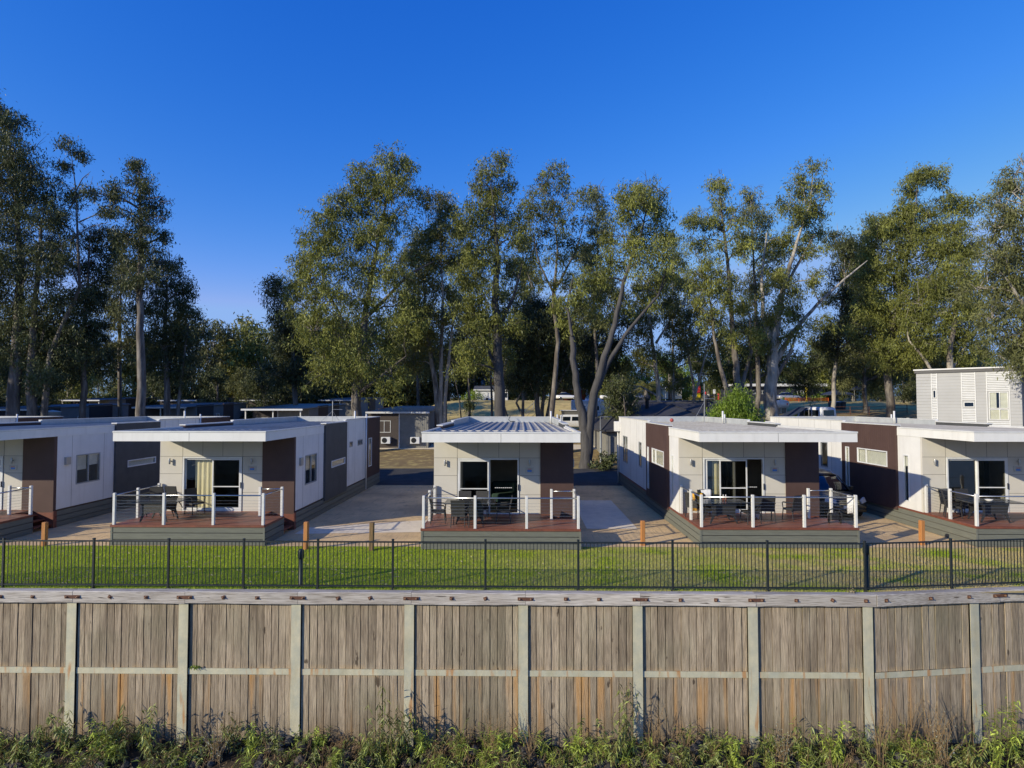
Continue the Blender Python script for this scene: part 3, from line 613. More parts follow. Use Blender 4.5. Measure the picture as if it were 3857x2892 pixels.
CAB = [  # x of left face, y of deck front, label
 (-24.0, 20.75, 'leftmost front cabin with tree shadow dappling its brown panel, cut off by the frame'),
 (-14.30, 20.6, 'front cabin second from the left, its deck holding two tipped wicker chairs against a table'),
 (-3.36, 20.15, 'middle front cabin seen squarely, six wicker chairs around the table on its deck'),
 (6.15, 20.5, 'second front cabin from the right, a white towel on its deck rail'),
 (15.72, 20.8, 'rightmost front cabin with a white bowl on its deck table, cut off by the frame'),
 (-34.9, 20.9, 'cabin beyond the left edge of the photo showing only the back of its roof')]
cabs = []
for i, (x, y, lab) in enumerate(CAB):
    c = proto if i == 0 else copy_tree(proto)
    c.location = (x, y, 0); tag(c, lab, 'cabin', 'front row of flat-roofed cabins'); cabs.append(c)
# doors, one by one: curtains and screens differ
def slide_door(root, cur, screen, is_open=False):
    mb = MB(); y0, y1 = YW-.03, YW+.09
    mb.box(.92, 3.28, y0, y1, 2.79, 2.85); mb.box(.92, 3.28, y0, y1, .70, .76); mb.box(.92, .98, y0, y1, .76, 2.79); mb.box(3.22, 3.28, y0, y1, .76, 2.79)
    d = mb.build('sliding_door', 'alu', root)
    for a, b, yy in ((.98, 2.14, YW+.05), (2.10, 3.22, YW+.02)):
        if is_open and a > 2: a, b = 1.03, 2.17
        mb = MB(); mb.box(a, a+.06, yy-.015, yy+.015, .76, 2.79); mb.box(b-.06, b, yy-.015, yy+.015, .76, 2.79); mb.box(a+.06, b-.06, yy-.015, yy+.015, .76, .84); mb.box(a+.06, b-.06, yy-.015, yy+.015, 2.73, 2.79)
        lf = mb.build('door_leaf', 'alu', d); MB().box(a+.06, b-.06, yy-.003, yy+.003, .84, 2.73).build('pane', 'glass', lf)
    if screen:
        a, b = screen; mb = MB(); yy = YW-.015
        mb.box(a, a+.05, yy-.012, yy+.012, .76, 2.78); mb.box(b-.05, b, yy-.012, yy+.012, .76, 2.78); mb.box(a+.05, b-.05, yy-.012, yy+.012, 1.66, 1.70); mb.box(a+.05, b-.05, yy-.012, yy+.012, 2.72, 2.78); mb.box(a+.05, b-.05, yy-.012, yy+.012, .76, .86)
        s = mb.build('screen_door', 'alu', d); MB().box(a+.05, b-.05, yy-.002, yy+.002, .86, 2.72).build('mesh', 'screen', s)
    MB().box(3.235, 3.265, YW-.06, YW-.03, 1.62, 1.85).build('handle', 'black', d)
    for a, b in cur:
        mb = MB(); n = max(4, int((b-a)/.05)); top = []
        for k in range(n+1): top.append((a+(b-a)*k/n, YW+.22+.03*math.sin(k*1.7)))
        mb.add([(x, y, .78) for x, y in top]+[(x, y, 2.74) for x, y in top], [(k, k+1, k+n+2, k+n+1) for k in range(n)])
        mb.build('curtain', 'curtain', d, True)
    # safety strip
    if is_open:
        mb = MB()
        for k in range(9): mb.box(2.35+k*.075, 2.405+k*.075, YW+.030, YW+.034, 1.70, 1.725)
        mb.build('safety_strip', 'alu', d)
slide_door(cabs[0], [(1.0, 1.5)], (2.12, 3.22))
slide_door(cabs[1], [(1.3, 2.08)], (2.10, 3.22))
slide_door(cabs[2], [], (.97, 2.12), True)
slide_door(cabs[3], [(1.02, 1.16), (1.35, 1.62), (1.75, 2.1)], (1.55, 2.62), True)
slide_door(cabs[4], [], (2.10, 3.22))
slide_door(cabs[5], [], (2.10, 3.22))
# ------------------------------------------------------------------ furniture on the decks
DZ = .717
def make_chair():
    t = thing('wicker_chair', 'x', 'chair')
    mb = MB(); mb.cbox(-.25, .25, -.24, .24, .36, .43, .02); mb.build('seat', 'wicker', t)
    mb = MB(); ring = []
    for z, y in ((.41, .22), (.65, .26), (.93, .33)): ring.append([(-.235, y-.02, z), (.235, y-.02, z), (.24, y+.015, z), (-.24, y+.015, z)])
    mb.loft(ring); mb.build('backrest', 'wicker', t)
    for sx in (-1, 1):
        MB().tube([(sx*.23, -.22, .38), (sx*.245, -.25, 0)], [.022, .016], 6).build('leg', 'wicker', t)
        MB().tube([(sx*.23, .22, .38), (sx*.245, .27, 0)], [.022, .016], 6).build('leg', 'wicker', t)
        mb = MB(); mb.tube([(sx*.235, -.22, .42), (sx*.255, -.23, .60), (sx*.262, -.19, .635), (sx*.262, .10, .65), (sx*.245, .27, .66)], [.018, .02, .024, .024, .018], 6); mb.build('armrest', 'wicker', t, True)
    return t
def make_table():
    t = thing('wicker_table', 'x', 'table')
    mb = MB(); mb.cbox(-.9, .9, -.48, .48, .70, .735, .01)
    for i in range(11): mb.box(-.88+i*.16, -.874+i*.16, -.46, .46, .735, .7365, 1)
    mb.build('tabletop', ['tabletop', 'black'], t)
    for sy in (-1, 1):   # arched wicker end panels with splayed feet
        mb = MB(); y = sy*.34
        poly = [(-.46, .70), (.46, .70), (.40, .36), (.50, .0), (.465, 0), (.33, .26), (.16, .33), (-.16, .33), (-.33, .26), (-.465, 0), (-.50, 0), (-.40, .36)]
        mb.prism(poly, 1, y-.02, y+.02); mb.build('end_panel', 'wicker', t)
    return t
chair0 = make_chair(); table0 = make_table(); used = {}
def place(p0, key, cabi, x, y, rz, label, group, z=DZ, rx=0, ry=0, sc=1):
    t = p0 if not used.get(key) else copy_tree(p0); used[key] = 1
    cx, cy, _ = CAB[cabi][:3] if False else (CAB[cabi][0], CAB[cabi][1], 0)
    t.location = (cx+x, cy+y, z); t.rotation_euler = (R(rx), R(ry), R(rz)); tag(t, label, None, group); t.scale = (sc, sc, sc); return t
CG = 'wicker chairs on the decks'; TG = 'wicker tables on the decks'
place(table0, 't', 1, 1.15, .85, 0, 'dark wicker table with chairs tipped against it, on the second deck from the left', TG)
place(chair0, 'c', 1, .48, 1.78, 6, 'left one of two wicker chairs leaning forward onto the table behind the sliding door corner', CG, DZ+.10, rx=24)
place(chair0, 'c', 1, 1.02, 1.86, -8, 'right one of two wicker chairs leaning forward onto the table near the sliding door', CG, DZ+.12, rx=27)
place(chair0, 'c', 1, 1.7, 2.2, 60, 'wicker chair against the wall by the cream curtain, behind the tipped chairs', CG)
place(table0, 't', 2, 1.55, 1.15, 0, 'dark wicker dining table surrounded by six chairs on the middle deck', TG)
for x, y, rz, lab in [(1.22, .42, 180, 'left of the two chairs with backs to the lawn on the middle deck'), (1.80, .42, 180, 'right of the two chairs with backs to the lawn on the middle deck'),
                      (1.25, 2.0, 0, 'left of the two chairs against the glass door on the middle deck'), (1.88, 2.0, 0, 'right of the two chairs against the glass door on the middle deck'),
                      (.42, 1.05, 90, 'chair at the left end of the six-chair table, next to the white side rail'), (2.72, 1.15, -90, 'chair at the right end of the six-chair table before the open door')]:
    place(chair0, 'c', 2, x, y, rz+random.uniform(-5, 5), lab, CG)
place(table0, 't', 3, .98, .95, 3, 'dark wicker table carrying sauce bottles, on the deck with the hanging white towel', TG)
for x, y, rz, lab in [(.35, 1.9, 140, 'chair draped with a yellow cloth in the left corner of the towel deck'), (.9, 2.15, 10, 'chair under a white cloth behind the table on the towel deck'),
                      (1.98, .75, -80, 'chair at the right end of the table with the sauce bottles, turned sideways'), (2.75, 1.25, 172, 'chair with a pale blue and white cloth over its arm, before the brown wall panel'),
                      (3.75, 1.35, -160, 'empty chair facing the house before the brown panel of the towel deck')]:
    place(chair0, 'c', 3, x, y, rz, lab, CG)
place(table0, 't', 4, 1.15, .95, -4, 'dark wicker table holding a single white bowl on the rightmost deck', TG)
for x, y, rz, lab in [(.42, 1.7, 60, 'chair at the left end of the table with the white bowl, by the side rail'), (.75, 2.25, 5, 'left of the chairs behind the white bowl table'), (1.35, 2.25, -4, 'right of the chairs behind the white bowl table, before the glass')]:
    place(chair0, 'c', 4, x, y, rz, lab, CG)
place(table0, 't', 0, 1.6, .95, 0, 'dark wicker table on the leftmost deck beyond the frame edge', TG)
def at_cab(o, i, x, y, z): o.location = (CAB[i][0]+x, CAB[i][1]+y, z); return o
o = MB().lathe([(.05, 0), (.09, .03), (.13, .075), (.125, .075), (.085, .035), (.02, .02)], n=18).build('bowl', 'railwhite', None, True); at_cab(o, 4, 1.0, .72, DZ+.737); tag(o, 'small white bowl on the dark table of the rightmost deck', 'bowl')
for k, (x, lab) in enumerate(((1.16, 'left sauce bottle with a white cap on the towel deck table'), (1.25, 'right sauce bottle with a white cap on the towel deck table'))):
    t = thing('sauce_bottle', lab, 'bottle', group='sauce bottles'); at_cab(t, 3, x, 1.12, DZ+.737)
    MB().lathe([(.03, 0), (.032, .02), (.03, .12), (.014, .15)], n=10).build('body', 'deckedge', t, True); MB().lathe([(.016, .15), (.018, .16), (.017, .20), (.008, .21)], n=10).build('cap', 'railwhite', t, True)
def cloth(name, m_, label, cat, i, pts, wav=.03, nseg=8):
    """pts: (x, y, z) centre line the cloth lies along, with half width"""
    mb = MB(); vs = []; 
    for j, (p, q) in enumerate(pts):
        for k in range(nseg+1):
            f = k/nseg; v = Vector(p).lerp(Vector(q), f); off = wav*math.sin(k*2.1+j*.6)
            vs.append((v.x+off*.3, v.y+off, v.z))
    n = nseg+1; fs = [(j*n+k, j*n+k+1, (j+1)*n+k+1, (j+1)*n+k) for j in range(len(pts)-1) for k in range(nseg)]
    mb.add(vs, fs); o = mb.build(name, m_, None, True); at_cab(o, i, 0, 0, 0); sm = o.modifiers.new('thickness', 'SOLIDIFY'); sm.thickness = .012; tag(o, label, cat); return o
cloth('towel', 'towel', 'white towel hanging over the side rail of the deck beside the dark car', 'towel', 3,
      [((5.34, .10, 1.15), (5.34, .50, 1.12)), ((5.345, .08, 1.45), (5.345, .55, 1.42)), ((5.335, .10, 1.72), (5.335, .54, 1.74)), ((5.30, .10, 1.765), (5.30, .54, 1.765)), ((5.265, .12, 1.72), (5.265, .53, 1.72)), ((5.25, .14, 1.2), (5.25, .5, 1.1))], .012)
cloth('yellow_cloth', 'yellow', 'yellow cloth hung over the corner chair of the towel deck', 'cloth', 3,
      [((.12, 1.62, 1.38), (.52, 1.5, 1.40)), ((.12, 1.60, 1.62), (.52, 1.48, 1.62)), ((.14, 1.68, 1.66), (.54, 1.56, 1.66)), ((.15, 1.74, 1.3), (.55, 1.62, 1.2)), ((.16, 1.75, .95), (.5, 1.62, 1.0))], .02)
cloth('white_cloth', 'towel', 'white cloth lying over the chair back behind the table of the towel deck', 'cloth', 3, [((.66, 2.40, 1.3), (1.14, 2.40, 1.3)), ((.66, 2.43, 1.62), (1.14, 2.43, 1.64)), ((.66, 2.52, 1.66), (1.14, 2.52, 1.66)), ((.66, 2.56, 1.4), (1.14, 2.56, 1.35))], .01)
cloth('beach_towel', 'blue_cloth', 'pale blue and white beach towel over the arm of a deck chair', 'towel', 3, [((2.42, 1.10, .80), (2.40, 1.42, .80)), ((2.46, 1.08, 1.2), (2.44, 1.40, 1.2)), ((2.48, 1.1, 1.39), (2.47, 1.38, 1.39)), ((2.52, 1.1, 1.2), (2.52, 1.36, 1.2))], .02)
# folded stroller by the rail
t = thing('stroller', 'folded black stroller standing at the right end of the towel deck', 'stroller'); at_cab(t, 3, 4.95, .75, DZ)
MB().tube([(-.22, 0, .06), (-.24, 0, .3), (-.16, .02, .47), (0, .03, .52), (.16, .02, .47), (.24, 0, .3), (.22, 0, .06)], .025, 8).build('hood_frame', 'black', t, True)
MB().cbox(-.17, .17, -.05, .12, .12, .36, .04).build('seat_bag', 'black', t)
for sx in (-.2, .2): MB().prism([(.07*math.cos(a*.6283), .07+.07*math.sin(a*.6283)) for a in range(10)], 0, sx-.015, sx+.015).build('wheel', 'rubber', t)
# sofa seen through the open door of the middle cabin
t = thing('sofa', 'green sofa seen inside the open door of the middle cabin', 'sofa'); at_cab(t, 2, 2.95, 5.6, .70)
MB().cbox(-.85, .85, -.45, .4, .08, .42, .05).build('seat', 'sofa', t); MB().cbox(-.85, .85, .2, .45, .42, .85, .06).build('backrest', 'sofa', t)
for s in (-1, 1): MB().cbox(min(s*.85, s*1.05), max(s*.85, s*1.05), -.45, .45, .08, .62, .06).build('armrest', 'sofa', t)
# ball, leaves and antenna on roofs
o = MB().lathe([(.02, 0), (.085, .03), (.12, .10), (.115, .15), (.07, .215), (.01, .235)], n=14).build('ball', 'redball', None, True); at_cab(o, 3, 3.0, 15.6, 3.84); tag(o, 'faded red ball lying on the roof of the cabin with the towel', 'ball')
def antenna(i, x, y, z, lab, h=2.3, arm=True):
    t = thing('tv_antenna', lab, 'antenna'); at_cab(t, i, x, y, z)
    MB().tube([(0, 0, 0), (0, 0, h)], .02, 6).build('mast', 'lampgrey', t)
    MB().tube([(0, 0, h*.55), (-.75, -.1, 0)], .010, 5).build('stay', 'lampgrey', t); MB().tube([(0, 0, h*.55), (.2, .9, 0)], .010, 5).build('stay', 'lampgrey', t)
    mb = MB(); mb.tube([(0, 0, h*.62), (.55, 0, h*.62)], .014, 5)
    if not arm:
        for k in range(6): mb.tube([(.08+k*.09, -.22, h*.62), (.08+k*.09, .22, h*.62)], .006, 4)
    mb.build('boom', 'lampgrey', t)

antenna(3, 4.55, 14.2, 3.82, 'thin grey antenna mast with side arm, on the roof before the bright green tree')
antenna(1, 3.55, 13.0, 3.82, 'small antenna on the roof of the cabin with the tipped chairs', 1.3, False)
for i, x, y, lab in ((2, 2.7, 15.5, 'coiled black cable lying against the parapet of the middle roof'),):
    mb = MB(); mb.tube([(.0, .9, .38), (-.1, .5, .16), (0, .2, .06), (.15, 0, .04), (.3, .1, .05), (.25, .3, .05), (.05, .28, .05), (0, .1, .05), (.2, -.05, .05)], .018, 6)
    o = mb.build('cable', 'black', None, True); at_cab(o, i, x, y, 3.83); tag(o, lab, 'cable')

# ------------------------------------------------------------------ vehicles
def ring(x, hb, ht, zb, zt, c=.12):
    zm = zb+(zt-zb)*.45
    pts = [(-hb+c, zb), (hb-c, zb), (hb, zb+c), (hb+.0, zm), (ht, zt-c*.8), (ht-c, zt), (-ht+c, zt), (-ht, zt-c*.8), (-hb, zm), (-hb, zb+c)]
    return [(x, p, q) for p, q in pts]
def wheel(root, x, y, r=.36, w=.22):
    mb = MB(); n = 20; s = 1 if y > 0 else -1
    rings = [[(x+rr*math.cos(2*math.pi*k/n), yy, r+rr*math.sin(2*math.pi*k/n)) for k in range(n)] for rr, yy in ((r*.86, y-s*w), (r, y-s*w*.85), (r, y-s*w*.15), (r*.86, y), (r*.62, y+s*.0))]
    mb.loft(rings); o = mb.build('wheel', 'rubber', root, True)
    mb = MB(); rings = [[(x+rr*math.cos(2*math.pi*k/n), yy, r+rr*math.sin(2*math.pi*k/n)) for k in range(n)] for rr, yy in ((r*.60, y-s*.03), (r*.60, y+s*.005), (r*.5, y+s*.006), (r*.15, y-s*.02), (.02, y-s*.02))]
    mb.loft(rings); mb.build('rim', 'chrome', o, True)
def make_suv():
    t = thing('parked_car', 'dark olive four wheel drive parked nose-out between the two right front cabins', 'car')
    prof = [(-2.35, .80, .78, .45, 1.00), (-2.28, .90, .86, .38, 1.08), (-1.2, .93, .90, .32, 1.12), (.0, .93, .90, .30, 1.10), (.75, .93, .88, .30, 1.08), (1.0, .93, .86, .32, 1.06), (1.7, .92, .80, .34, .99), (2.15, .88, .70, .38, .90), (2.33, .78, .60, .42, .80), (2.38, .66, .50, .46, .70)]
    b = MB().loft([ring(*p) for p in prof]).build('body', 'suvpaint', t, True)
    b.modifiers.new('smooth', 'SUBSURF').levels = 1; b.modifiers[0].render_levels = 2
    g = [(-2.22, .80, .74, 1.0, 1.12), (-2.0, .83, .66, 1.02, 1.62), (-1.2, .84, .66, 1.05, 1.70), (-.2, .84, .66, 1.05, 1.70), (.25, .84, .65, 1.04, 1.60), (.95, .84, .76, 1.02, 1.10)]
    gg = MB().loft([ring(*p, c=.07) for p in g]).build('greenhouse', 'darkglass', t, True)
    rf = MB().loft([ring(*p, c=.05) for p in [(-2.05, .70, .62, 1.58, 1.68), (-1.2, .70, .62, 1.66, 1.755), (-.25, .70, .62, 1.66, 1.75), (.15, .68, .60, 1.60, 1.67)]]).build('roof', 'suvpaint', t, True)
    for s in (-1, 1):
        MB().tube([(.98, s*.80, 1.08), (.22, s*.68, 1.62)], .035, 6).build('pillar', 'suvpaint', t, True)
        MB().tube([(-.45, s*.845, 1.08), (-.5, s*.70, 1.66)], .03, 6).build('pillar', 'suvpaint', t, True)
        MB().tube([(-1.9, s*.60, 1.70), (-1.8, s*.60, 1.78), (-.2, s*.60, 1.78), (0, s*.60, 1.68)], .018, 6).build('roof_rail', 'chrome', t, True)
        MB().cbox(.62, .80, min(s*.90, s*1.10), max(s*.90, s*1.10), 1.06, 1.22, .03).build('mirror', 'suvpaint', t)
        h = MB().loft([[(2.02, s*.84, .74), (2.30, s*.52, .70), (2.30, s*.50, .84), (1.98, s*.80, .92)], [(2.10, s*.885, .74), (2.385, s*.54, .70), (2.345, s*.52, .83), (2.04, s*.845, .92)]]).build('headlight', 'headlamp', t)
        for x in (1.48, -1.45): wheel(t, x, s*.93)
    mb = MB()
    for k in range(3): mb.box(2.33, 2.40, -.42, .42, .66+k*.07, .695+k*.07)
    mb.build('grille', 'chrome', t); MB().box(2.38, 2.405, -.24, .24, .50, .60).build('number_plate', 'railwhite', t)
    MB().loft([ring(*p, c=.05) for p in [(2.1, .90, .88, .34, .52), (2.36, .74, .70, .34, .52), (2.43, .5, .5, .38, .50)]]).build('bumper', 'black', t, True)
    return t
suv = make_suv(); suv.location = (13.95, 27.9, 0); suv.rotation_euler = (0, 0, R(-90))
def make_van(name, label, L_=4.9, h=1.95, popup=False, hw=.95):
    t = thing(name, label, 'van')
    x0, x1 = -L_/2, L_/2
    prof = [(x0, hw*.90, hw*.80, .40, h*.72), (x0+.08, hw*.98, hw*.86, .35, h*.95), (x0+.4, hw, hw*.88, .32, h), (x1-1.9, hw, hw*.88, .32, h), (x1-1.45, hw, hw*.86, .32, h*.96), (x1-.75, hw, hw*.84, .34, h*.60), (x1-.2, hw*.96, hw*.80, .36, h*.50), (x1, hw*.82, hw*.7, .42, h*.38)]
    MB().loft([ring(*p, c=.13) for p in prof]).build('body', 'vanwhite', t, True)
    for s in (-1, 1):
        for a, b in ((x0+.35, x0+1.35), (x0+1.55, x0+2.6), (x0+2.75, x1-1.25)):
            mb = MB(); y = s*hw*.965; mb.prism([(a, h*.56), (b, h*.56), (b-.04, h*.86), (a+.04, h*.86)], 1, min(y-s*.05, y+s*.022), max(y-s*.05, y+s*.022)); mb.build('window', 'darkglass', t)
        for x in (x0+.95, x1-.95): wheel(t, x, s*hw, .33)
    MB().loft([[(x1-1.42, -hw*.7, h*.93), (x1-1.42, hw*.7, h*.93), (x1-.80, hw*.74, h*.63), (x1-.80, -hw*.74, h*.63)], [(x1-1.38, -hw*.7, h*.955), (x1-1.38, hw*.7, h*.955), (x1-.76, hw*.74, h*.64), (x1-.76, -hw*.74, h*.64)]]).build('windscreen', 'darkglass', t)
    MB().box(x0-.02, x0+.02, -hw*.62, hw*.62, h*.60, h*.86).build('rear_window', 'darkglass', t)
    if popup:
        MB().loft([[(x0+.45, -.6, h-.02), (x1-1.9, -.6, h-.02), (x1-1.9, .6, h-.02), (x0+.45, .6, h-.02)], [(x0+.35, -.66, h+.50), (x1-1.8, -.66, h+.50), (x1-1.8, .66, h+.50), (x0+.35, .66, h+.50)]]).build('pop_top_canvas', 'canvas', t)
        MB().cbox(x0+.1, x1-1.5, -.78, .78, h+.50, h+.60, .04).build('pop_top_lid', 'vanwhite', t)
    return t
p = P(2185, 1616, 79); v = make_van('camper_van', 'white camper van with raised grey pop-top roof at the foot of the grass bank', popup=True); v.location = (p.x-.35, 79, H(p.x, 79)+.1); v.rotation_euler = (0, 0, R(4))
# motorhome behind the double trunk
def make_motorhome(name, label, L_=6.5, Ht=3.1):
    t = thing(name, label, 'motorhome'); MB().loft([ring(x, w_, w_*.97, .45, z, .12) for x, w_, z in ((-L_/2, 1.0, Ht*.92), (-L_/2+.1, 1.15, Ht), (L_/2-1.4, 1.15, Ht), (L_/2-.9, 1.12, Ht*.96), (L_/2-.5, 1.0, Ht*.62), (L_/2, .9, Ht*.45))]).build('body', 'vanwhite', t, False)
    for s in (-1, 1):
        for x, w_ in ((-2.2, .9), (-.4, 1.1)): MB().box(x, x+w_, min(s*1.13, s*1.17), max(s*1.13, s*1.17), 1.65, 2.25).build('window', 'darkglass', t)
        MB().box(-L_/2+.2, L_/2-1.5, min(s*1.145, s*1.16), max(s*1.145, s*1.16), 1.3, 1.36).build('stripe', 'signblue', t)
        for x in (-1.7, L_/2-1.1): wheel(t, x, s*1.1, .36)
    MB().cbox(-1.2, -.5, -.4, .4, Ht, Ht+.22, .06).build('roof_vent', 'vanwhite', t); MB().cbox(.4, 1.1, -.35, .35, Ht, Ht+.25, .06).build('roof_vent', 'vanwhite', t)
    return t
p = P(2225, 1560, 86); v = make_motorhome('motorhome', 'large white motorhome with blue stripe behind the forked gum trunk'); v.location = (p.x+.4, 86, H(p.x, 86)+.8); v.rotation_euler = (0, 0, R(-3))
t = thing('awning', 'bright blue awning at the right end of the white motorhome', 'awning', (p.x+3.9, 85.2, H(p.x+4, 85)+.8))
MB().prism([(-.2, 2.6), (1.6, 2.15), (1.6, 2.2), (-.2, 2.67)], 1, -1.2, 1.2).build('cover', 'signblue', t)
for x, y in ((1.5, -1.1), (1.5, 1.1)): MB().tube([(x, y, 0), (x, y, 2.15)], .03, 5).build('pole', 'lampgrey', t)
MB().box(-.1, -.05, -1.15, 1.15, 0, 2.5).build('side_sheet', 'signblue', t)
p = P(3066, 1572, 66); v = make_van('tour_van', 'white high-roofed van seen from behind under an open side awning', 4.8, 2.3, hw=1.0); v.location = (p.x, 66, H(p.x, 66)-.1); v.rotation_euler = (0, 0, R(100))
t = thing('awning', 'tilted grey-blue awning sheet stretched from the white van to the ground', 'awning', (p.x-1.3, 65.4, v.location.z))
MB().add([(-2.9, -1.2, .9), (0, -1.2, 2.25), (0, 1.4, 2.3), (-2.9, 1.4, .95), (-2.9, -1.2, .86), (0, -1.2, 2.21), (0, 1.4, 2.26), (-2.9, 1.4, .91)], [(0, 1, 2, 3), (7, 6, 5, 4), (0, 4, 5, 1), (3, 2, 6, 7)]).build('sheet', 'canopy', t)
for x, z in ((-2.85, .88), (-.1, 2.2)): MB().tube([(x, -1.15, 0), (x, -1.15, z)], .025, 5).build('pole', 'lampgrey', t)
MB().add([(-2.2, 1.35, .1), (-.2, 1.35, .1), (-.2, 1.35, 2.0), (-2.2, 1.35, 1.1)], [(0, 1, 2, 3)]).build('back_sheet', 'weed_lime', t)
def small_car(px, Y, m_, label, rz=0, dz=0, L_=4.3):
    x = ((px-1928)/2227-.0153)*Y; t = thing('parked_car', label, 'car', (x, Y, H(x, Y)+dz), R(rz), 'cars parked on the far levee')
    pr = [(-2.1, .72, .68, .40, .80), (-2.0, .83, .78, .3, .92), (-1.0, .86, .82, .28, .95), (.8, .86, .82, .28, .93), (1.6, .84, .76, .3, .85), (2.1, .7, .6, .38, .68)]
    MB().loft([ring(*q) for q in pr]).build('body', m_, t, True)
    MB().loft([ring(*q, c=.06) for q in [(-1.7, .76, .70, .88, .98), (-1.1, .76, .62, .9, 1.38), (-.1, .76, .62, .9, 1.42), (.95, .76, .70, .88, .95)]]).build('greenhouse', 'darkglass', t, True)
    MB().loft([ring(*q, c=.03) for q in [(-1.1, .6, .58, 1.36, 1.42), (-.6, .62, .58, 1.40, 1.47), (-.1, .6, .58, 1.39, 1.45)]]).build('roof', m_, t, True)
    for s in (-1, 1):
        for xx in (-1.3, 1.35): wheel(t, xx, s*.86, .32)
M['carred'] = mat('maroon_car_paint', (.25, .01, .02), rough=.25, coat=.6); M['carsilver'] = mat('silver_car_paint', (.45, .46, .48), rough=.3, metal=.4)
small_car(2134, 112, 'vanwhite', 'pale car parked before the red brick building on the levee', 5, .1)
small_car(1921, 124, 'carred', 'maroon car behind the white amenities block', 10, 1.2)
small_car(2388, 108, 'carsilver', 'silver car half hidden by shrubs left of the far road', 20, .1)
small_car(2300, 112, 'vanwhite', 'white car far behind the leaning gum trunks', 0, .1)
small_car(2960, 104, 'carsilver', 'silver car in the shade before the navy building', 8, .15)
small_car(2846, 116, 'vanwhite', 'white car at the left end of the navy building', -12, .15)
small_car(3290, 110, 'canvas', 'dark grey car at the right end of the dirt bank', 25, .15)

# ------------------------------------------------------------------ rear cabins
def rear_cabin(name, label, x, y, W_=5.6, L_=14.0, wl='darkbrownwall', wr='corrgrey', split=.5, side=(), verandah=False, ac=False, z0=None, H_=3.35, rz=0, wins=(), sidewins=(), grp='rear rows of cabins'):
    z = H(x+W_/2, y+2) if z0 is None else z0
    t = thing(name, label, 'cabin', (x, y, z), rz, grp); rise = .45; f0 = 1.8 if verandah else 0
    zt = lambda yy: H_-.12+rise*(yy/L_)
    mb = MB(); sx = W_*split
    mb.box(0, sx, f0, f0+.1, .0, zt(f0)-.02); mb.build('front_wall', wl, t)
    mb = MB(); mb.box(sx, W_, f0-.01, f0+.1, .0, zt(f0)-.02)
    if wr == 'corrgrey':
        for i in range(int((W_-sx)/.2)): mb.box(sx+.1+i*.2, sx+.12+i*.2, f0-.025, f0-.01, .05, zt(f0)-.05)
    mb.build('front_wall', wr, t)
    cuts = [0]+[c[0] for c in side]+[1]; cols = ['greywall']+[c[1] for c in side]
    for (a, b, m_) in zip(cuts, cuts[1:], cols):
        ya, yb = f0+.1+(L_-f0-.1)*a, f0+.1+(L_-f0-.1)*b; up = .16 if m_ != 'greywall' else -.02; off = .06 if m_ != 'greywall' else 0
        for xa, xb, sg in ((0, .1, -1), (W_-.1, W_, 1)):
            mb = MB()
            xa_, xb_ = (xa-off, xb) if sg < 0 else (xa, xb+off)
            mb.add([(xa_, ya, 0), (xb_, ya, 0), (xb_, yb, 0), (xa_, yb, 0), (xa_, ya, zt(ya)+up), (xb_, ya, zt(ya)+up), (xb_, yb, zt(yb)+up), (xa_, yb, zt(yb)+up)], [(0, 3, 2, 1), (4, 5, 6, 7), (0, 1, 5, 4), (2, 3, 7, 6), (0, 4, 7, 3), (1, 2, 6, 5)])
            mb.build('side_wall', m_, t)
    MB().box(.1, W_-.1, L_-.1, L_, 0, zt(L_)-.02).build('rear_wall', 'greywall', t)
    mb = MB(); a, b = -.3, L_+.3
    mb.add([(-.12, a, zt(a)), (W_+.12, a, zt(a)), (W_+.12, b, zt(b)), (-.12, b, zt(b)), (-.12, a, zt(a)+.07), (W_+.12, a, zt(a)+.07), (W_+.12, b, zt(b)+.07), (-.12, b, zt(b)+.07)], [(0, 3, 2, 1), (4, 5, 6, 7), (0, 1, 5, 4), (2, 3, 7, 6), (0, 4, 7, 3), (1, 2, 6, 5)])
    for i in range(18):
        xx = .1+i*(W_-.2)/17; mb.add([(xx-.03, a, zt(a)+.07), (xx+.03, a, zt(a)+.07), (xx, a, zt(a)+.11), (xx-.03, b, zt(b)+.07), (xx+.03, b, zt(b)+.07), (xx, b, zt(b)+.11)], [(0, 1, 2), (0, 2, 5, 3), (1, 4, 5, 2)])
    rf = mb.build('roof', 'roof_dark', t)
    MB().box(-.16, W_+.16, a-.10, a-.005, zt(a)-.10, zt(a)+.06).build('gutter', 'corrwhite', rf)
    if verandah:
        for xx in (.15, W_*.5, W_-.15): MB().box(xx-.05, xx+.05, -.1, 0, 0, zt(0)-.02).build('verandah_post', 'railwhite', t)
        MB().box(0, W_, -.15, f0, .0, .4).build('deck', 'skirt', t)
    for (u0, u1, a_, b_) in wins: window(t, 1, f0-.01, u0, u1, a_, b_, [(u0+u1)/2], None)
    for (v0, v1, a_, b_) in sidewins: window(t, 0, W_+.06, v0, v1, a_, b_, [(v0+v1)/2], None)
    MB().tube([(sx, f0-.07, 0), (sx, f0-.07, zt(0)-.05)], .06, 8).build('downpipe', 'corrwhite', t)
    if ac:
        for ux in ac:
            u = MB().cbox(ux, ux+.85, f0-.42, f0-.05, .55, 1.15, .02).build('air_conditioner', 'corrwhite', t)
            MB().lathe([(.24, 0), (.24, .01), (.06, .012), (.05, .02), (.01, .02)], n=20).build('fan_grille', 'black', u); g = u.children[-1]; g.rotation_euler = (R(90), 0, 0); g.location = (ux+.32, f0-.425, .85)
    return t
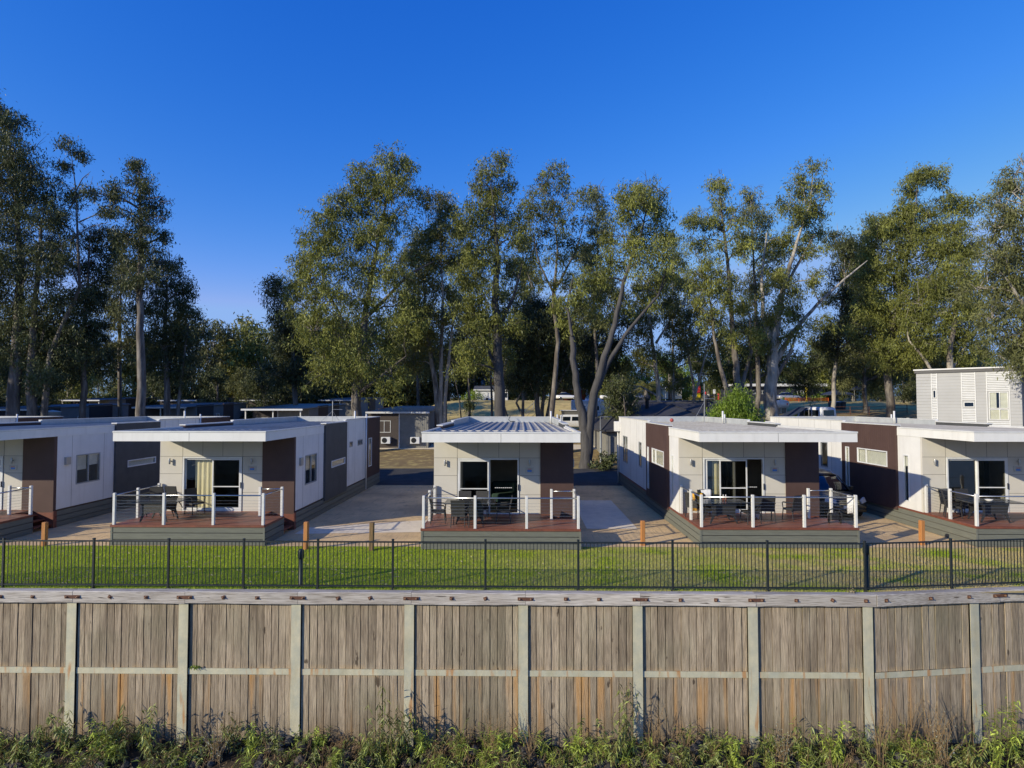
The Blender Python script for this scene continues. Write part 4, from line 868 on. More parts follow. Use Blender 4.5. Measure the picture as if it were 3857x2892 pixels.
A = rear_cabin('rear_cabin', 'rear cabin of brown and ribbed grey walls with two air conditioners and a blue sign', -14.2, 54.8, z0=.75, wl='darkbrownwall', split=.52, side=[(.28, 'brown'), (.7, 'greywall')], wins=[(.9, 2.1, 1.55, 2.65)], ac=[1.3, 4.0], H_=3.55)
s_ = MB().box(.28, .72, -.06, -.015, 1.75, 2.15).build('number_sign', 'signblue', A)
tx = bpy.data.curves.new('number', 'FONT'); tx.body = '101'; tx.size = .2; tx.extrude = .004; tx.materials.append(M['lidblue']); to0 = bpy.data.objects.new('digits', tx); nm_ = bpy.data.meshes.new_from_object(to0); nm_.materials.clear(); nm_.materials.append(M['lidblue']); bpy.data.objects.remove(to0); to = bpy.data.objects.new('number', nm_); col.objects.link(to); to.parent = s_; to.location = (.31, -.065, 1.82); to.rotation_euler = (R(90), 0, 0)
rear_cabin('rear_cabin', 'rear cabin with white verandah posts and brown side panels, behind the second front cabin', -26.6, 56.5, z0=1.2, split=.45, side=[(.22, 'brown'), (.46, 'greywall'), (.6, 'brown'), (.78, 'greywall')], verandah=True, wins=[(.3, 1.5, 1.5, 2.4)], sidewins=[(7.0, 7.8, 1.1, 2.5)])
rear_cabin('rear_cabin', 'rear cabin with grey verandah wall and navy side panel, behind the leftmost roof', -41.8, 63.5, z0=1.35, split=.45, wr='greywall', side=[(.02, 'navy'), (.3, 'greywall'), (.5, 'brown'), (.7, 'greywall')], verandah=True, sidewins=[(6.2, 6.9, 1.0, 2.5)])
rear_cabin('rear_cabin', 'rear cabin with navy and grey side panels, behind the roof at the far left', -51.5, 54.5, z0=1.2, split=.5, wl='greywall', wr='navy', side=[(.05, 'navy'), (.26, 'greywall'), (.55, 'navy'), (.8, 'greywall')], sidewins=[(3.0, 3.9, 1.4, 2.5), (6.0, 6.9, 1.4, 2.5)])
for i, (x, y, lab) in enumerate([(-66, 84, 'third row cabin roof at the far left behind the leaning trunks'), (-53, 86, 'third row cabin roof behind the tall dark gum trunk'), (-40, 84, 'third row cabin roof between the two thin gums'), (-28, 82, 'third row cabin roof behind the brown and white verandah cabin')]):
    rear_cabin('rear_cabin', lab, x, y, side=[(.3, 'navy'), (.6, 'greywall')], verandah=(i % 2 == 0), z0=H(x, y)+.75)
# water tanks beside the left trunks
for k, (px, lab) in enumerate(((110, 'left corrugated water tank beside the pale gum trunks'), (140, 'right corrugated water tank behind the leftmost roofs'))):
    x = ((px-1928)/2227-.0153)*56; t = thing('water_tank', lab, 'water tank', (x, 56+k, H(x, 56)), 0, 'water tanks')
    MB().lathe([(.75, 0)]+[(.75+.02*(j % 2), .1+j*.12) for j in range(26)]+[(.78, 3.2)], n=20).build('barrel', 'roof', t, True); MB().lathe([(.80, 3.2), (.80, 3.26), (.1, 3.42)], n=20).build('lid', 'capping', t)

# ------------------------------------------------------------------ buildings on the right and far away
# hip-roofed amenities building behind the second right cabin
hx0, hx1, hy0, hy1 = 6.3, 21.5, 47.5, 61; hz = H(12, 50)
t = thing('amenities_building', 'low building with charcoal hip roof and ribbed grey walls behind the towel cabin', 'building', (0, 0, 0))
mb = MB(); mb.box(hx0+.6, hx1-.6, hy0+.6, hy1-.6, -.2, hz+2.35)
for i in range(60): mb.box(hx0+.7+i*.235, hx0+.74+i*.235, hy0+.575, hy0+.6, 0, hz+2.3)
mb.build('wall', 'corrgrey', t)
e, rz_ = hz+2.4, 5.05; yr = (hy0+hy1)/2
mb = MB(); mb.add([(hx0, hy0, e), (hx1, hy0, e), (hx1, hy1, e), (hx0, hy1, e), (hx0+3.2, yr, rz_), (hx1-3.2, yr, rz_), (hx0, hy0, e-.15), (hx1, hy0, e-.15), (hx1, hy1, e-.15), (hx0, hy1, e-.15)],
  [(0, 1, 5, 4), (1, 2, 5), (2, 3, 4, 5), (3, 0, 4), (0, 6, 7, 1), (1, 7, 8, 2), (3, 9, 6, 0), (2, 8, 9, 3), (6, 9, 8, 7)])
gx = 13.0; mb.add([(gx-4, hy0-.3, e+.02), (gx+4, hy0-.3, e+.02), (gx, hy0+4.2, rz_-.12), (gx-4, hy0-.3, e-.1), (gx+4, hy0-.3, e-.1)], [(0, 1, 2), (3, 4, 1, 0)])
rf = mb.build('roof', 'hiproof', t)
mb = MB(); mb.tube([(hx0+.1, hy0, e+.02), (hx0+3.2, yr, rz_+.02), (hx1-3.2, yr, rz_+.02), (hx1-.1, hy0, e+.02)], .07, 6); mb.tube([(gx-4, hy0-.3, e+.04), (gx, hy0+4.2, rz_-.10), (gx+4, hy0-.3, e+.04)], .06, 6); mb.build('ridge_cap', 'hiproof', rf, True)
for x in (11.2, 16.4): MB().lathe([(.16, rz_-.5), (.16, rz_+.25), (.28, rz_+.32), (.30, rz_+.52), (.2, rz_+.68), (.03, rz_+.75)], x, yr-1.5, 14).build('roof_ventilator', 'hiproof', rf, True)
MB().tube([(hx0+.05, hy0-.1, hz-.3), (hx0+.05, hy0-.1, e-.1)], .09, 8).build('corner_post', 'alugrey', t)
MB().tube([(hx0+.0, hy0-.3, e), (hx0+.0, hy0-.3, e+1.05), (hx0+.9, hy0-.3, e+1.05)], .03, 6).build('pipe_rail', 'alugrey', t)
x = ((2235-1928)/2227-.0153)*47
# two storey building, its long face turned towards the river at 45 degrees
t = thing('apartment_building', 'two-storey grey weatherboard building with white corrugated strips and a balcony, at the right edge', 'building', (33.1, 50, 0), R(-45))
zb, zt_ = .4, 7.5
def Sx(px): k = (px-1928)/2227-.0153; return (50*k-33.1)/(.7071*(1+k))
def Bz(py, px): return CAMZ+(1522-py)/2227*(50-.7071*Sx(px))
sA = (Sx(3494), Sx(3511)); sB = (Sx(3605), Sx(3652)); sC = (Sx(3697), Sx(3777)); bx1 = Sx(3824)
holes = [(sA[0]+.04, sA[1]-.04, Bz(1500, 3500), Bz(1470, 3500)), (sB[0]+.08, sB[1]-.06, Bz(1533, 3630), Bz(1514, 3630)), (sC[0]+.10, sC[1]-.05, Bz(1580, 3737), Bz(1477, 3737))]
mb = MB(); mb.wall(1, 0, .12, 0, bx1, zb, zt_, holes)
z = zb
while z < zt_-.1:
    for a, b in ((0, sA[0]-.05), (sA[1]+.05, sB[0]-.05), (sB[1]+.05, sC[0]-.05), (sC[1]+.05, bx1)):
        mb.prism([(-.004, z+.245), (-.030, z+.012), (-.030, z), (-.004, z)], 0, a, b)
    z += .25
mb.build('wall', 'sidinggrey', t); MB().box(0, .12, .12, 9, zb, zt_).build('side_wall', 'sidinggrey', t); MB().box(.12, bx1+5, 9, 9.12, zb, zt_).build('rear_wall', 'sidinggrey', t)
for (a, b), hs_ in ((sA, holes[0]), (sB, holes[1]), (sC, holes[2])):
    mb = MB(); z = zb
    while z < zt_-.12:
        if not (hs_[2]-.12 < z < hs_[3]+.05):
            mb.prism([(-.01, z), (-.05, z+.03), (-.05, z+.07), (-.01, z+.10)], 0, a, b)
        z += .135
    mb.box(a-.05, a, -.06, -.005, zb, zt_-.05); mb.box(b, b+.05, -.06, -.005, zb, zt_-.05); mb.build('corrugated_strip', 'corrwhite', t)
h = holes[0]; window(t, 1, -.03, h[0], h[1], h[2], h[3]); h = holes[1]; window(t, 1, -.03, h[0], h[1], h[2], h[3])
h = holes[2]; wz = Bz(1540, 3737); wm = h[0]+.55*(h[1]-h[0])
window(t, 1, -.03, h[0], h[1], wz+.03, h[3], [wm], [(wm, h[1]-.05, wz+.08, h[3]-.05), (h[0]+.05, wm-.2, wz+.08, h[3]-.05)])
window(t, 1, -.03, h[0], h[1], h[2], wz, [wm], [(h[0]+.05, h[1]-.05, h[2]+.05, wz-.05)])
MB().box(.2, bx1-.1, 1.5, 1.55, zb, zt_-.5).build('inner_wall', 'inner', t)
MB().box(bx1-.12, bx1, .12, 2.2, zb, zt_).build('side_wall', 'sidinggrey', t)
MB().wall(1, 2.2, 2.3, bx1, bx1+5, zb, zt_, [(bx1+.9, bx1+2.8, 3.3, 5.6)]).build('recess_wall', 'sidinggrey', t)
window(t, 1, 2.2, bx1+.9, bx1+2.8, 3.3, 5.6, [bx1+1.85], None, name='balcony_door')
b_ = MB().box(bx1, bx1+5, .05, 2.2, 3.05, 3.25).build('balcony', 'sidinggrey', t)
mb = MB(); mb.box(bx1+.05, bx1+5, .08, .12, 4.22, 4.27)
for i in range(41): mb.box(bx1+.06+i*.12, bx1+.075+i*.12, .09, .11, 3.25, 4.22)
mb.build('balustrade', 'darktrim', b_)
MB().box(-.1, bx1+5.2, -.12, 9.3, zt_, zt_+.22).build('roof_trim', 'darktrim', t); MB().box(-.16, bx1+5.3, -.20, 9.4, zt_+.22, zt_+.32).build('roof', 'corrwhite', t)

def far(px, py, Y): return P(px, py, Y)
def simple_building(name, label, x0, x1, y, depth, z0, h, wm_, rm, roof='flat', wins=(), over=.4, rise=.8):
    t = thing(name, label, 'building', (x0, y, z0)); L_ = x1-x0
    MB().box(0, L_, 0, depth, -.5, h).build('wall', wm_, t)
    mb = MB()
    if roof == 'flat': mb.box(-over, L_+over, -over*2, depth+over, h, h+.38)
    else: mb.prism([(-over, h), (depth/2, h+rise), (depth+over, h), (depth+over, h-.1), (depth/2, h+rise-.12), (-over, h-.1)], 0, -over, L_+over)
    rf = mb.build('roof', rm, t); MB().box(-over-.02, L_+over+.02, -over*2-.06 if roof == 'flat' else -over-.06, -over*2+.0 if roof == 'flat' else -over-.01, h-.1, h+.12).build('gutter', 'capping', rf)
    for u0, u1, a, b, n in wins: window(t, 1, -.03, u0, u1, a, b, [u0+(u1-u0)*k/n for k in range(1, n)], None)
    return t
Y = 110; a = far(2770, 1520, Y); b = far(3100, 1520, Y)
simple_building('long_building', 'long dark navy flat-roofed building with strip windows among the far trees', a.x, b.x, Y, 8, H(a.x+6, Y)-.1, 3.0, 'navy', 'capping', wins=[(3.0, 5.6, 1.5, 2.1, 4), (11.4, 13.6, 1.5, 2.1, 4)])
a = far(3104, 1520, 118); b = far(3196, 1520, 118); t = simple_building('cottage', 'cream cottage with a pale green gable roof beside the navy building', a.x, b.x, 118, 6, H(a.x, 118), 2.7, 'cream', 'greenroof', 'gable'); MB().box(2.2, 3.7, -.06, 0, 0, 2.2).build('roller_door', 'greenroof', t)
a = far(3215, 1520, 122); b = far(3300, 1520, 122); simple_building('cottage', 'cream cabin with a dark skillion roof behind the navy canopies', a.x, b.x, 122, 6, H(a.x, 122), 2.6, 'cream', 'darktrim', 'gable', rise=.6)
a = far(1789, 1508, 112); b = far(1912, 1508, 112); t = simple_building('amenities_block', 'small white-walled amenities block with a grey roof on top of the grass bank', a.x, b.x, 112, 6, H(a.x+3, 112)-.05, 2.05, 'corrwhite', 'roof_dark', 'gable', over=.3, rise=.9)
MB().box(.6, 1.0, -.03, 0, .9, 1.7).build('window', 'alugrey', t); MB().box(5.7, 6.1, -.03, 0, .6, 1.5).build('window', 'darkglass', t)
for x in (2.4, 3.9): MB().tube([(x, -.1, .1), (x, -.1, 1.6), (x-.25, -.35, 1.65)], .035, 5).build('lamp_pipe', 'lampgrey', t)
MB().box(2.1, 2.5, -.35, -.02, .1, .6).build('air_conditioner', 'black', t)
a = far(2097, 1507, 122); b = far(2205, 1507, 122); simple_building('brick_building', 'red brick building with a pale roof on the levee behind the pale car', a.x, b.x, 122, 7, H(a.x, 122), 2.4, 'redbrick', 'roof', 'gable', rise=1.4)
a = far(2180, 1440, 135); simple_building('house', 'white-walled upper house seen between the forked gum trunks', a.x, a.x+6.5, 135, 7, H(a.x, 135), 5.6, 'corrwhite', 'roof', 'gable', wins=[(1, 2, 3.4, 4.6, 2)])
a = far(2497, 1487, 135); b = far(2568, 1487, 135); simple_building('park_office', 'far park office with a red roof at the bend of the far road', a.x, b.x, 135, 7, H(a.x, 135)+1.2, 1.9, 'cream', 'redroof', 'gable', wins=[(1.3, 3.4, .6, 1.5, 3)], rise=.7)
a = far(2350, 1480, 128); simple_building('dark_shed', 'dark roofed shed behind the palm left of the far road', a.x, a.x+5, 128, 6, H(a.x, 128), 2.3, 'corrgrey', 'darktrim', 'gable')
# canopies
def canopy(px, py, Y, r, h, label):
    p = far(px, py, Y); z = H(p.x, Y); t = thing('canopy_tent', label, 'canopy', (p.x, Y, z), R(12), 'navy canopy tents')
    mb = MB(); mb.add([(-r, -r, h), (r, -r, h), (r, r, h), (-r, r, h), (0, 0, h+.75), (-r, -r, h-.2), (r, -r, h-.2), (r, r, h-.2), (-r, r, h-.2)], [(0, 1, 4), (1, 2, 4), (2, 3, 4), (3, 0, 4), (0, 5, 6, 1), (1, 6, 7, 2), (2, 7, 8, 3), (3, 8, 5, 0)]); mb.build('cover', 'canopy', t)
    for x in (-r+.1, r-.1):
        for y in (-r+.1, r-.1): MB().tube([(x, y, 0), (x, y, h)], .03, 5).build('pole', 'lampgrey', t)
canopy(3152, 1515, 96, 1.7, 1.3, 'lower navy canopy tent with peaked top before the cream cottage'); canopy(3222, 1485, 112, 1.9, 2.3, 'higher navy canopy tent between the white trunks')
# gas tanks
p = P(2940, 1540, 74)
for k, (dx, ln, lab) in enumerate(((0, 2.2, 'left silver gas tank behind the bright green bush'), (1.3, 2.4, 'right silver gas tank with a small red marking'))):
    t = thing('gas_tank', lab, 'gas tank', (p.x-1.0+dx, 74+k*.4, H(p.x, 74)+.7), R(35), 'silver gas tanks')
    mb = MB(); mb.lathe([(.02, -ln/2), (.3, -ln/2+.05), (.5, -ln/2+.22), (.52, -ln/2+.35), (.52, ln/2-.35), (.5, ln/2-.22), (.3, ln/2-.05), (.02, ln/2)], n=18)
    mm = Matrix.Translation((0, 0, .9)) @ Matrix.Rotation(R(90), 4, 'Y'); mb.v = [tuple(mm @ Vector(v)) for v in mb.v]; mb.build('tank', 'vanwhite', t, True)
    for sx in (-.6, .6): MB().box(sx-.06, sx+.06, -.3, .3, -.2, .5).build('saddle', 'lampgrey', t)
    MB().lathe([(.14, 1.38), (.14, 1.55), (.02, 1.6)], n=10).build('valve_cap', 'vanwhite', t)
    if k: MB().box(.3, .5, -.56, -.50, .85, 1.05).build('red_mark', 'signred', t)
# wheelie bins
for k in range(4):
    p = P(3132+k*14, 1556, 82); t = thing('wheelie_bin', ['leftmost dark wheelie bin with a pale blue lid on the dirt bank', 'second dark wheelie bin from the left', 'third dark wheelie bin from the left', 'rightmost dark wheelie bin on the dirt bank'][k], 'bin', (p.x, 82, H(p.x, 82)), R(4*k), 'row of wheelie bins')
    MB().loft([[(-.24, -.26, 0), (.24, -.26, 0), (.24, .26, 0), (-.24, .26, 0)], [(-.30, -.34, 1.0), (.30, -.34, 1.0), (.30, .34, 1.0), (-.30, .34, 1.0)]]).build('body', 'binblue', t)
    MB().prism([(-.38, 1.0), (.36, 1.03), (.3, 1.12), (-.34, 1.05)], 0, -.31, .31).build('lid', 'lidblue' if k in (1, 2) else 'binblue', t)
# posts and signs far away
def post_sign(name, px, py, Y, h, m_, label, cat, w_=.08, head=None):
    p = P(px, py, Y); t = thing(name, label, cat, (p.x, Y, H(p.x, Y))); MB().cbox(-w_/2, w_/2, -w_/2, w_/2, -.2, h, .01).build('pole', m_, t)
    if head: MB().box(-head[0]/2, head[0]/2, -.06, -.03, h-head[1], h).build('panel', head[2], t)
post_sign('yellow_post', 3038, 1510, 100, 2.4, 'yellowpaint', 'bright yellow post before the navy building', 'post', .22)
post_sign('road_sign', 2690, 1480, 112, 2.3, 'lampgrey', 'small white road sign beside the far road', 'sign', .07, (.45, .8, 'corrwhite'))
post_sign('road_sign', 2728, 1452, 112, 4.4, 'lampgrey', 'square grey sign high on a pole right of the far road', 'sign', .07, (.7, .7, 'lampgrey'))
post_sign('light_pole', 3015, 1480, 116, 5.5, 'lampgrey', 'slender grey light pole behind the navy building', 'light pole', .12)
post_sign('white_pole', 2524, 1480, 118, 3.5, 'corrwhite', 'white pole with a pale sign near the red roofed office', 'pole', .09, (.5, .9, 'cream'))
post_sign('white_pole', 2507, 1480, 119, 3.8, 'corrwhite', 'bare white pole left of the one with the pale sign', 'pole', .09)
post_sign('white_post', 1837+240, 1610, 62, 1.0, 'railwhite', 'short white marker post between the middle roof and the camper van', 'post', .16)
post_sign('white_post', 3420, 1580, 62, 1.5, 'railwhite', 'stubby white post left of the two-storey building', 'post', .2)
p = P(2634, 1475, 125); t = thing('fuel_sign', 'red and orange upright sign at the far end of the road', 'sign', (p.x, 125, H(p.x, 125)+.8)); MB().box(-.5, .2, -.1, .1, 1.0, 2.6).build('panel', 'signred', t); MB().box(-.5, .2, -.1, .1, 0, 1.0).build('base', 'yellowpaint', t)
p = P(2658, 1500, 108); t = thing('hydrant', 'small red hydrant beside the standing person on the far road', 'hydrant', (p.x, 108, H(p.x, 108)+.5)); MB().lathe([(.16, 0), (.16, .1), (.12, .15), (.12, 1.0), (.17, 1.05), (.15, 1.2), (.03, 1.3)], n=12).build('body', 'signred', t, True)
p = P(2692, 1512, 108); t = thing('picnic_seat', 'dark seat with a red end beside the far road', 'seat', (p.x, 108, H(p.x, 108)+.35)); MB().box(-.9, .7, -.25, .25, .75, .85).build('top', 'canopy', t); MB().box(.6, .75, -.25, .25, 0, 1.1).build('end_panel', 'signred', t); MB().box(-.8, -.7, -.2, .2, 0, .75).build('leg', 'black', t)
# flags
for k, (px, m_, m2, lab) in enumerate(((1812, 'signblue', 'corrwhite', 'blue and white flag above the white amenities block'), (1846, 'signred', 'corrwhite', 'red and white flag above the white amenities block'))):
    p = P(px, 1470, 120); t = thing('flag', lab, 'flag', (p.x, 120, H(p.x, 120))); MB().tube([(0, 0, 0), (0, 0, 4.6+k*.6)], .05, 6).build('pole', 'lampgrey', t)
    mb = MB(); h = 2.4+k*.4; mb.add([(0, 0, h), (.45, .15, h-.1), (.9, -.05, h+.1), (0, 0, h+1.9), (.4, .15, h+1.8), (.8, -.05, h+1.7)], [(0, 1, 4, 3), (1, 2, 5, 4)], 0); mb.box(.05, .5, .08, .1, h+.8, h+1.3, 1); mb.build('banner', [m_, m2], t)
# person on the far road
def person():
    p = P(2668, 1516, 108); t = thing('person', 'person in khaki top and pale trousers standing beside the red hydrant', 'person', (p.x, 108, H(p.x, 108)+.4), R(20))
    V = [(0, 0, .95), (0, 0, 1.15), (0, 0, 1.38), (0, 0, 1.50), (0, -.01, 1.60), (0, -.01, 1.72), (.09, 0, .90), (.11, -.02, .5), (.11, 0, .08), (.11, -.14, .03), (-.09, 0, .90), (-.11, -.02, .5), (-.11, 0, .08), (-.11, -.14, .03), (.19, 0, 1.40), (.24, 0, 1.12), (.24, -.06, .88), (-.19, 0, 1.40), (-.24, 0, 1.12), (-.24, -.06, .88)]
    E = [(0, 1), (1, 2), (2, 3), (3, 4), (4, 5), (0, 6), (6, 7), (7, 8), (8, 9), (0, 10), (10, 11), (11, 12), (12, 13), (2, 14), (14, 15), (15, 16), (2, 17), (17, 18), (18, 19)]
    Rd = [.13, .13, .15, .06, .09, .08, .10, .07, .045, .035, .10, .07, .045, .035, .065, .045, .03, .065, .045, .03]
    me = bpy.data.meshes.new('body'); me.from_pydata(V, E, []); me.materials.append(M['khaki']); o = bpy.data.objects.new('body', me); col.objects.link(o); o.parent = t
    o.modifiers.new('skin', 'SKIN'); o.modifiers.new('sub', 'SUBSURF').levels = 1
    for i, v in enumerate(me.skin_vertices[0].data if me.skin_vertices else []): v.radius = (Rd[i], Rd[i]*.8)
    MB().lathe([(.02, 1.55), (.085, 1.60), (.10, 1.68), (.095, 1.76), (.05, 1.81), (.01, 1.82)], n=12).build('hair', 'darktrim', t, True)
    mb = MB()
    for s in (-1, 1): mb.tube([(s*.09, 0, .95), (s*.11, -.02, .5), (s*.11, 0, .09)], [.125, .09, .075], 10)
    mb.build('trousers', 'cream', t, True)
person()
# orange mesh fencing and far park fences
def rail_fence(name, label, pts, h, m_, n_r=3, cat='fence'):
    t = thing(name, label, cat, (0, 0, 0))
    mb = MB()
    for (xa, ya), (xb, yb) in zip(pts, pts[1:]):
        for k in range(n_r): z = .2+(h-.25)*k/max(1, n_r-1); mb.tube([(xa, ya, H(xa, ya)+z), (xb, yb, H(xb, yb)+z)], .03, 5)
    mb.build('rail', m_, t)
    for (x, y) in pts: MB().tube([(x, y, H(x, y)-.3), (x, y, H(x, y)+h)], .05, 6).build('post', m_, t)
q = lambda px, Y: (((px-1928)/2227-.0153)*Y, Y)
rail_fence('pipe_fence', 'brown pipe rail fence on the dirt bank right of the white van', [q(3120, 76), q(3190, 76), q(3260, 76), q(3330, 77), q(3400, 78)], 1.1, 'rust')
rail_fence('orange_barrier', 'low orange barrier mesh along the dirt bank before the navy building', [q(2950, 96), q(3000, 96), q(3060, 96), q(3110, 97)], .7, 'orange', 6, 'barrier')
rail_fence('path_handrail', 'dark handrail running up the grass bank beside the diagonal path', [(-1.6, 86), (.2, 91), (2.0, 96), (3.2, 100)], 1.0, 'alugrey', 2, 'handrail')
# ------------------------------------------------------------------ trees
def leaves(centres, radii, n_per, ll, droop=.75, wid=.24):
    """narrow leaf quads scattered in drooping clumps; returns verts (k*4,3), tint (k)"""
    K = len(centres); n = n_per; tot = K*n
    c = np.repeat(centres, n, axis=0); r = np.repeat(radii, n)
    g = rng.normal(size=(tot, 3))*.52; g[:, 2] = g[:, 2]*.85-.25*np.abs(rng.normal(size=tot))
    pos = c+g*r[:, None]
    ax = rng.normal(size=(tot, 3))*.55; ax[:, 2] -= droop; ax /= np.linalg.norm(ax, axis=1)[:, None]
    sd_ = rng.normal(size=(tot, 3)); sd_ -= ax*np.sum(sd_*ax, axis=1)[:, None]; sd_ /= np.linalg.norm(sd_, axis=1)[:, None]
    L = ll*rng.uniform(.65, 1.35, size=tot)[:, None]; Wd = L*wid
    a = pos; b = pos+ax*L*.45+sd_*Wd*.5; d = pos+ax*L; e = pos+ax*L*.45-sd_*Wd*.5
    v = np.stack([a, b, d, e], axis=1).reshape(-1, 3)
    ct = np.repeat(rng.uniform(.2, .8, size=K), n); t = np.clip(ct+rng.uniform(-.2, .2, size=tot), 0, 1)
    return v, t
def make_tree(label, Y, trunks, clusters, leaf='leaf_olive', bark='bark_grey', group=None, dens=1.0, ll=None, base_dz=0, name='gum_tree', nlv=64, dead=()):
    """trunks: [[(u,v,diameter m)...]] bottom first, clusters: [(u,v,r)] both read off the photo at depth Y"""
    sc = 1.7437*Y/FPX
    b0 = PU(trunks[0][0][0], trunks[0][0][1], Y); b0.z = H(b0.x, Y)-.15
    t = thing(name, label, 'tree', tuple(b0), 0, group)
    mb = MB(); nodes = []
    for ti, tr in enumerate(trunks):
        pts = []; rr = []; off = random.uniform(-1, 1)*.02*Y
        for i, (u, v, dia) in enumerate(tr):
            p = PU(u, v, Y); 
            if i == 0: p = Vector((p.x, Y, H(p.x, Y)-.2)) if ti == 0 or v > 860 else p
            else: p.y += off*i/len(tr)
            pts.append(p-b0); rr.append(dia*.41)
        # smooth and wobble
        P2 = []; R2 = []
        for i in range(len(pts)-1):
            for k in range(4):
                f = k/4; q_ = pts[i].lerp(pts[i+1], f)
                if 0 < i+k: q_ = q_+Vector((random.uniform(-1, 1), random.uniform(-1, 1), 0))*rr[i]*.25
                P2.append(q_); R2.append(rr[i]+(rr[i+1]-rr[i])*f)
        P2.append(pts[-1]); R2.append(rr[-1])
        if ti == 0: R2[0] *= 1.35
        mb.tube(P2, R2, 9, cap=False)
        nodes += list(zip(P2, R2))
    cen = []; rad = []
    for (u, v, r_) in clusters:
        cw = PU(u, v, Y)-b0; cw.y += random.uniform(-1, 1)*.030*Y; Rm = r_*sc*1.1
        # limb
        best = min(nodes, key=lambda n_: (n_[0]-cw).length*(1 if n_[0].z < cw.z-.3*Rm else 2.2))
        p0, r0 = best; m1 = p0.lerp(cw, .45)+Vector((random.uniform(-.3, .3), random.uniform(-.3, .3), .12*(cw-p0).length))
        rs = min(r0*.65, .05+.02*(cw-p0).length)
        limb = [p0, p0.lerp(m1, .5)+Vector((random.uniform(-.15, .15), 0, .05)), m1, m1.lerp(cw, .6)+Vector((random.uniform(-.2, .2), random.uniform(-.2, .2), 0)), cw+Vector((0, 0, .2))]
        mb.tube(limb, [rs, rs*.85, rs*.7, rs*.5, .035], 6, cap=False)
        ns = max(9, int(dens*15.5*Rm*Rm**.6))
        for k in range(ns):
            d = Vector(rng.normal(size=3)); d.normalize(); q_ = cw+Vector((d.x*1.0, d.y*.95, d.z*.92))*Rm*(1.10 if k % 8 else 1.5)*(random.random()**.45)
            cen.append(tuple(q_)); rad.append(random.uniform(.42, .80)*(.75+.09*Rm)*(.6+Y/120))
            if k % 3 == 0: mb.tube([cw.lerp(q_, random.uniform(0, .3)), cw.lerp(q_, .6)+Vector((0, 0, .15)), q_], [.035, .022, .01], 4, cap=False)
    for _k in range(int(10+len(clusters)*.8)):
        (u, v, r_) = random.choice(clusters); cw = PU(u, v, Y)-b0; Rm = r_*sc
        dv = Vector((random.uniform(-1, 1), random.uniform(-.5, .3), random.uniform(-.1, 1))).normalized(); e_ = cw+dv*Rm*random.uniform(1.3, 1.7)
        mb.tube([cw+dv*Rm*.4, cw+dv*Rm*.9+Vector((0, 0, .15)), e_], [.03, .018, .006], 4, cap=False)
        mb.tube([cw+dv*Rm*.9, cw+dv*Rm*1.1+Vector((random.uniform(-.5, .5), 0, random.uniform(-.3, .5)))], [.014, .005], 3, cap=False)
    for (u0, v0, u1, v1) in dead:
        a = PU(u0, v0, Y)-b0; b = PU(u1, v1, Y)-b0; m_ = a.lerp(b, .5)+Vector((0, 0, .4))
        mb.tube([a, m_, b], [.07, .04, .012], 5, cap=False)
        for k in range(4):
            s_ = a.lerp(b, random.uniform(.4, .95)); mb.tube([s_, s_+Vector((random.uniform(-.8, .8), random.uniform(-.4, .4), random.uniform(-.6, .8)))], [.02, .008], 4, cap=False)
    v, tt = leaves(np.array(cen), np.array(rad), nlv, ll or (.10+.0036*Y))
    np_mesh('crown', v, 4, leaf, tt, t)
    mb.build('trunk', bark, t, True)
    return t
def L3(s): return [tuple(float(x) for x in q_.split(',')) for q_ in s.split()]
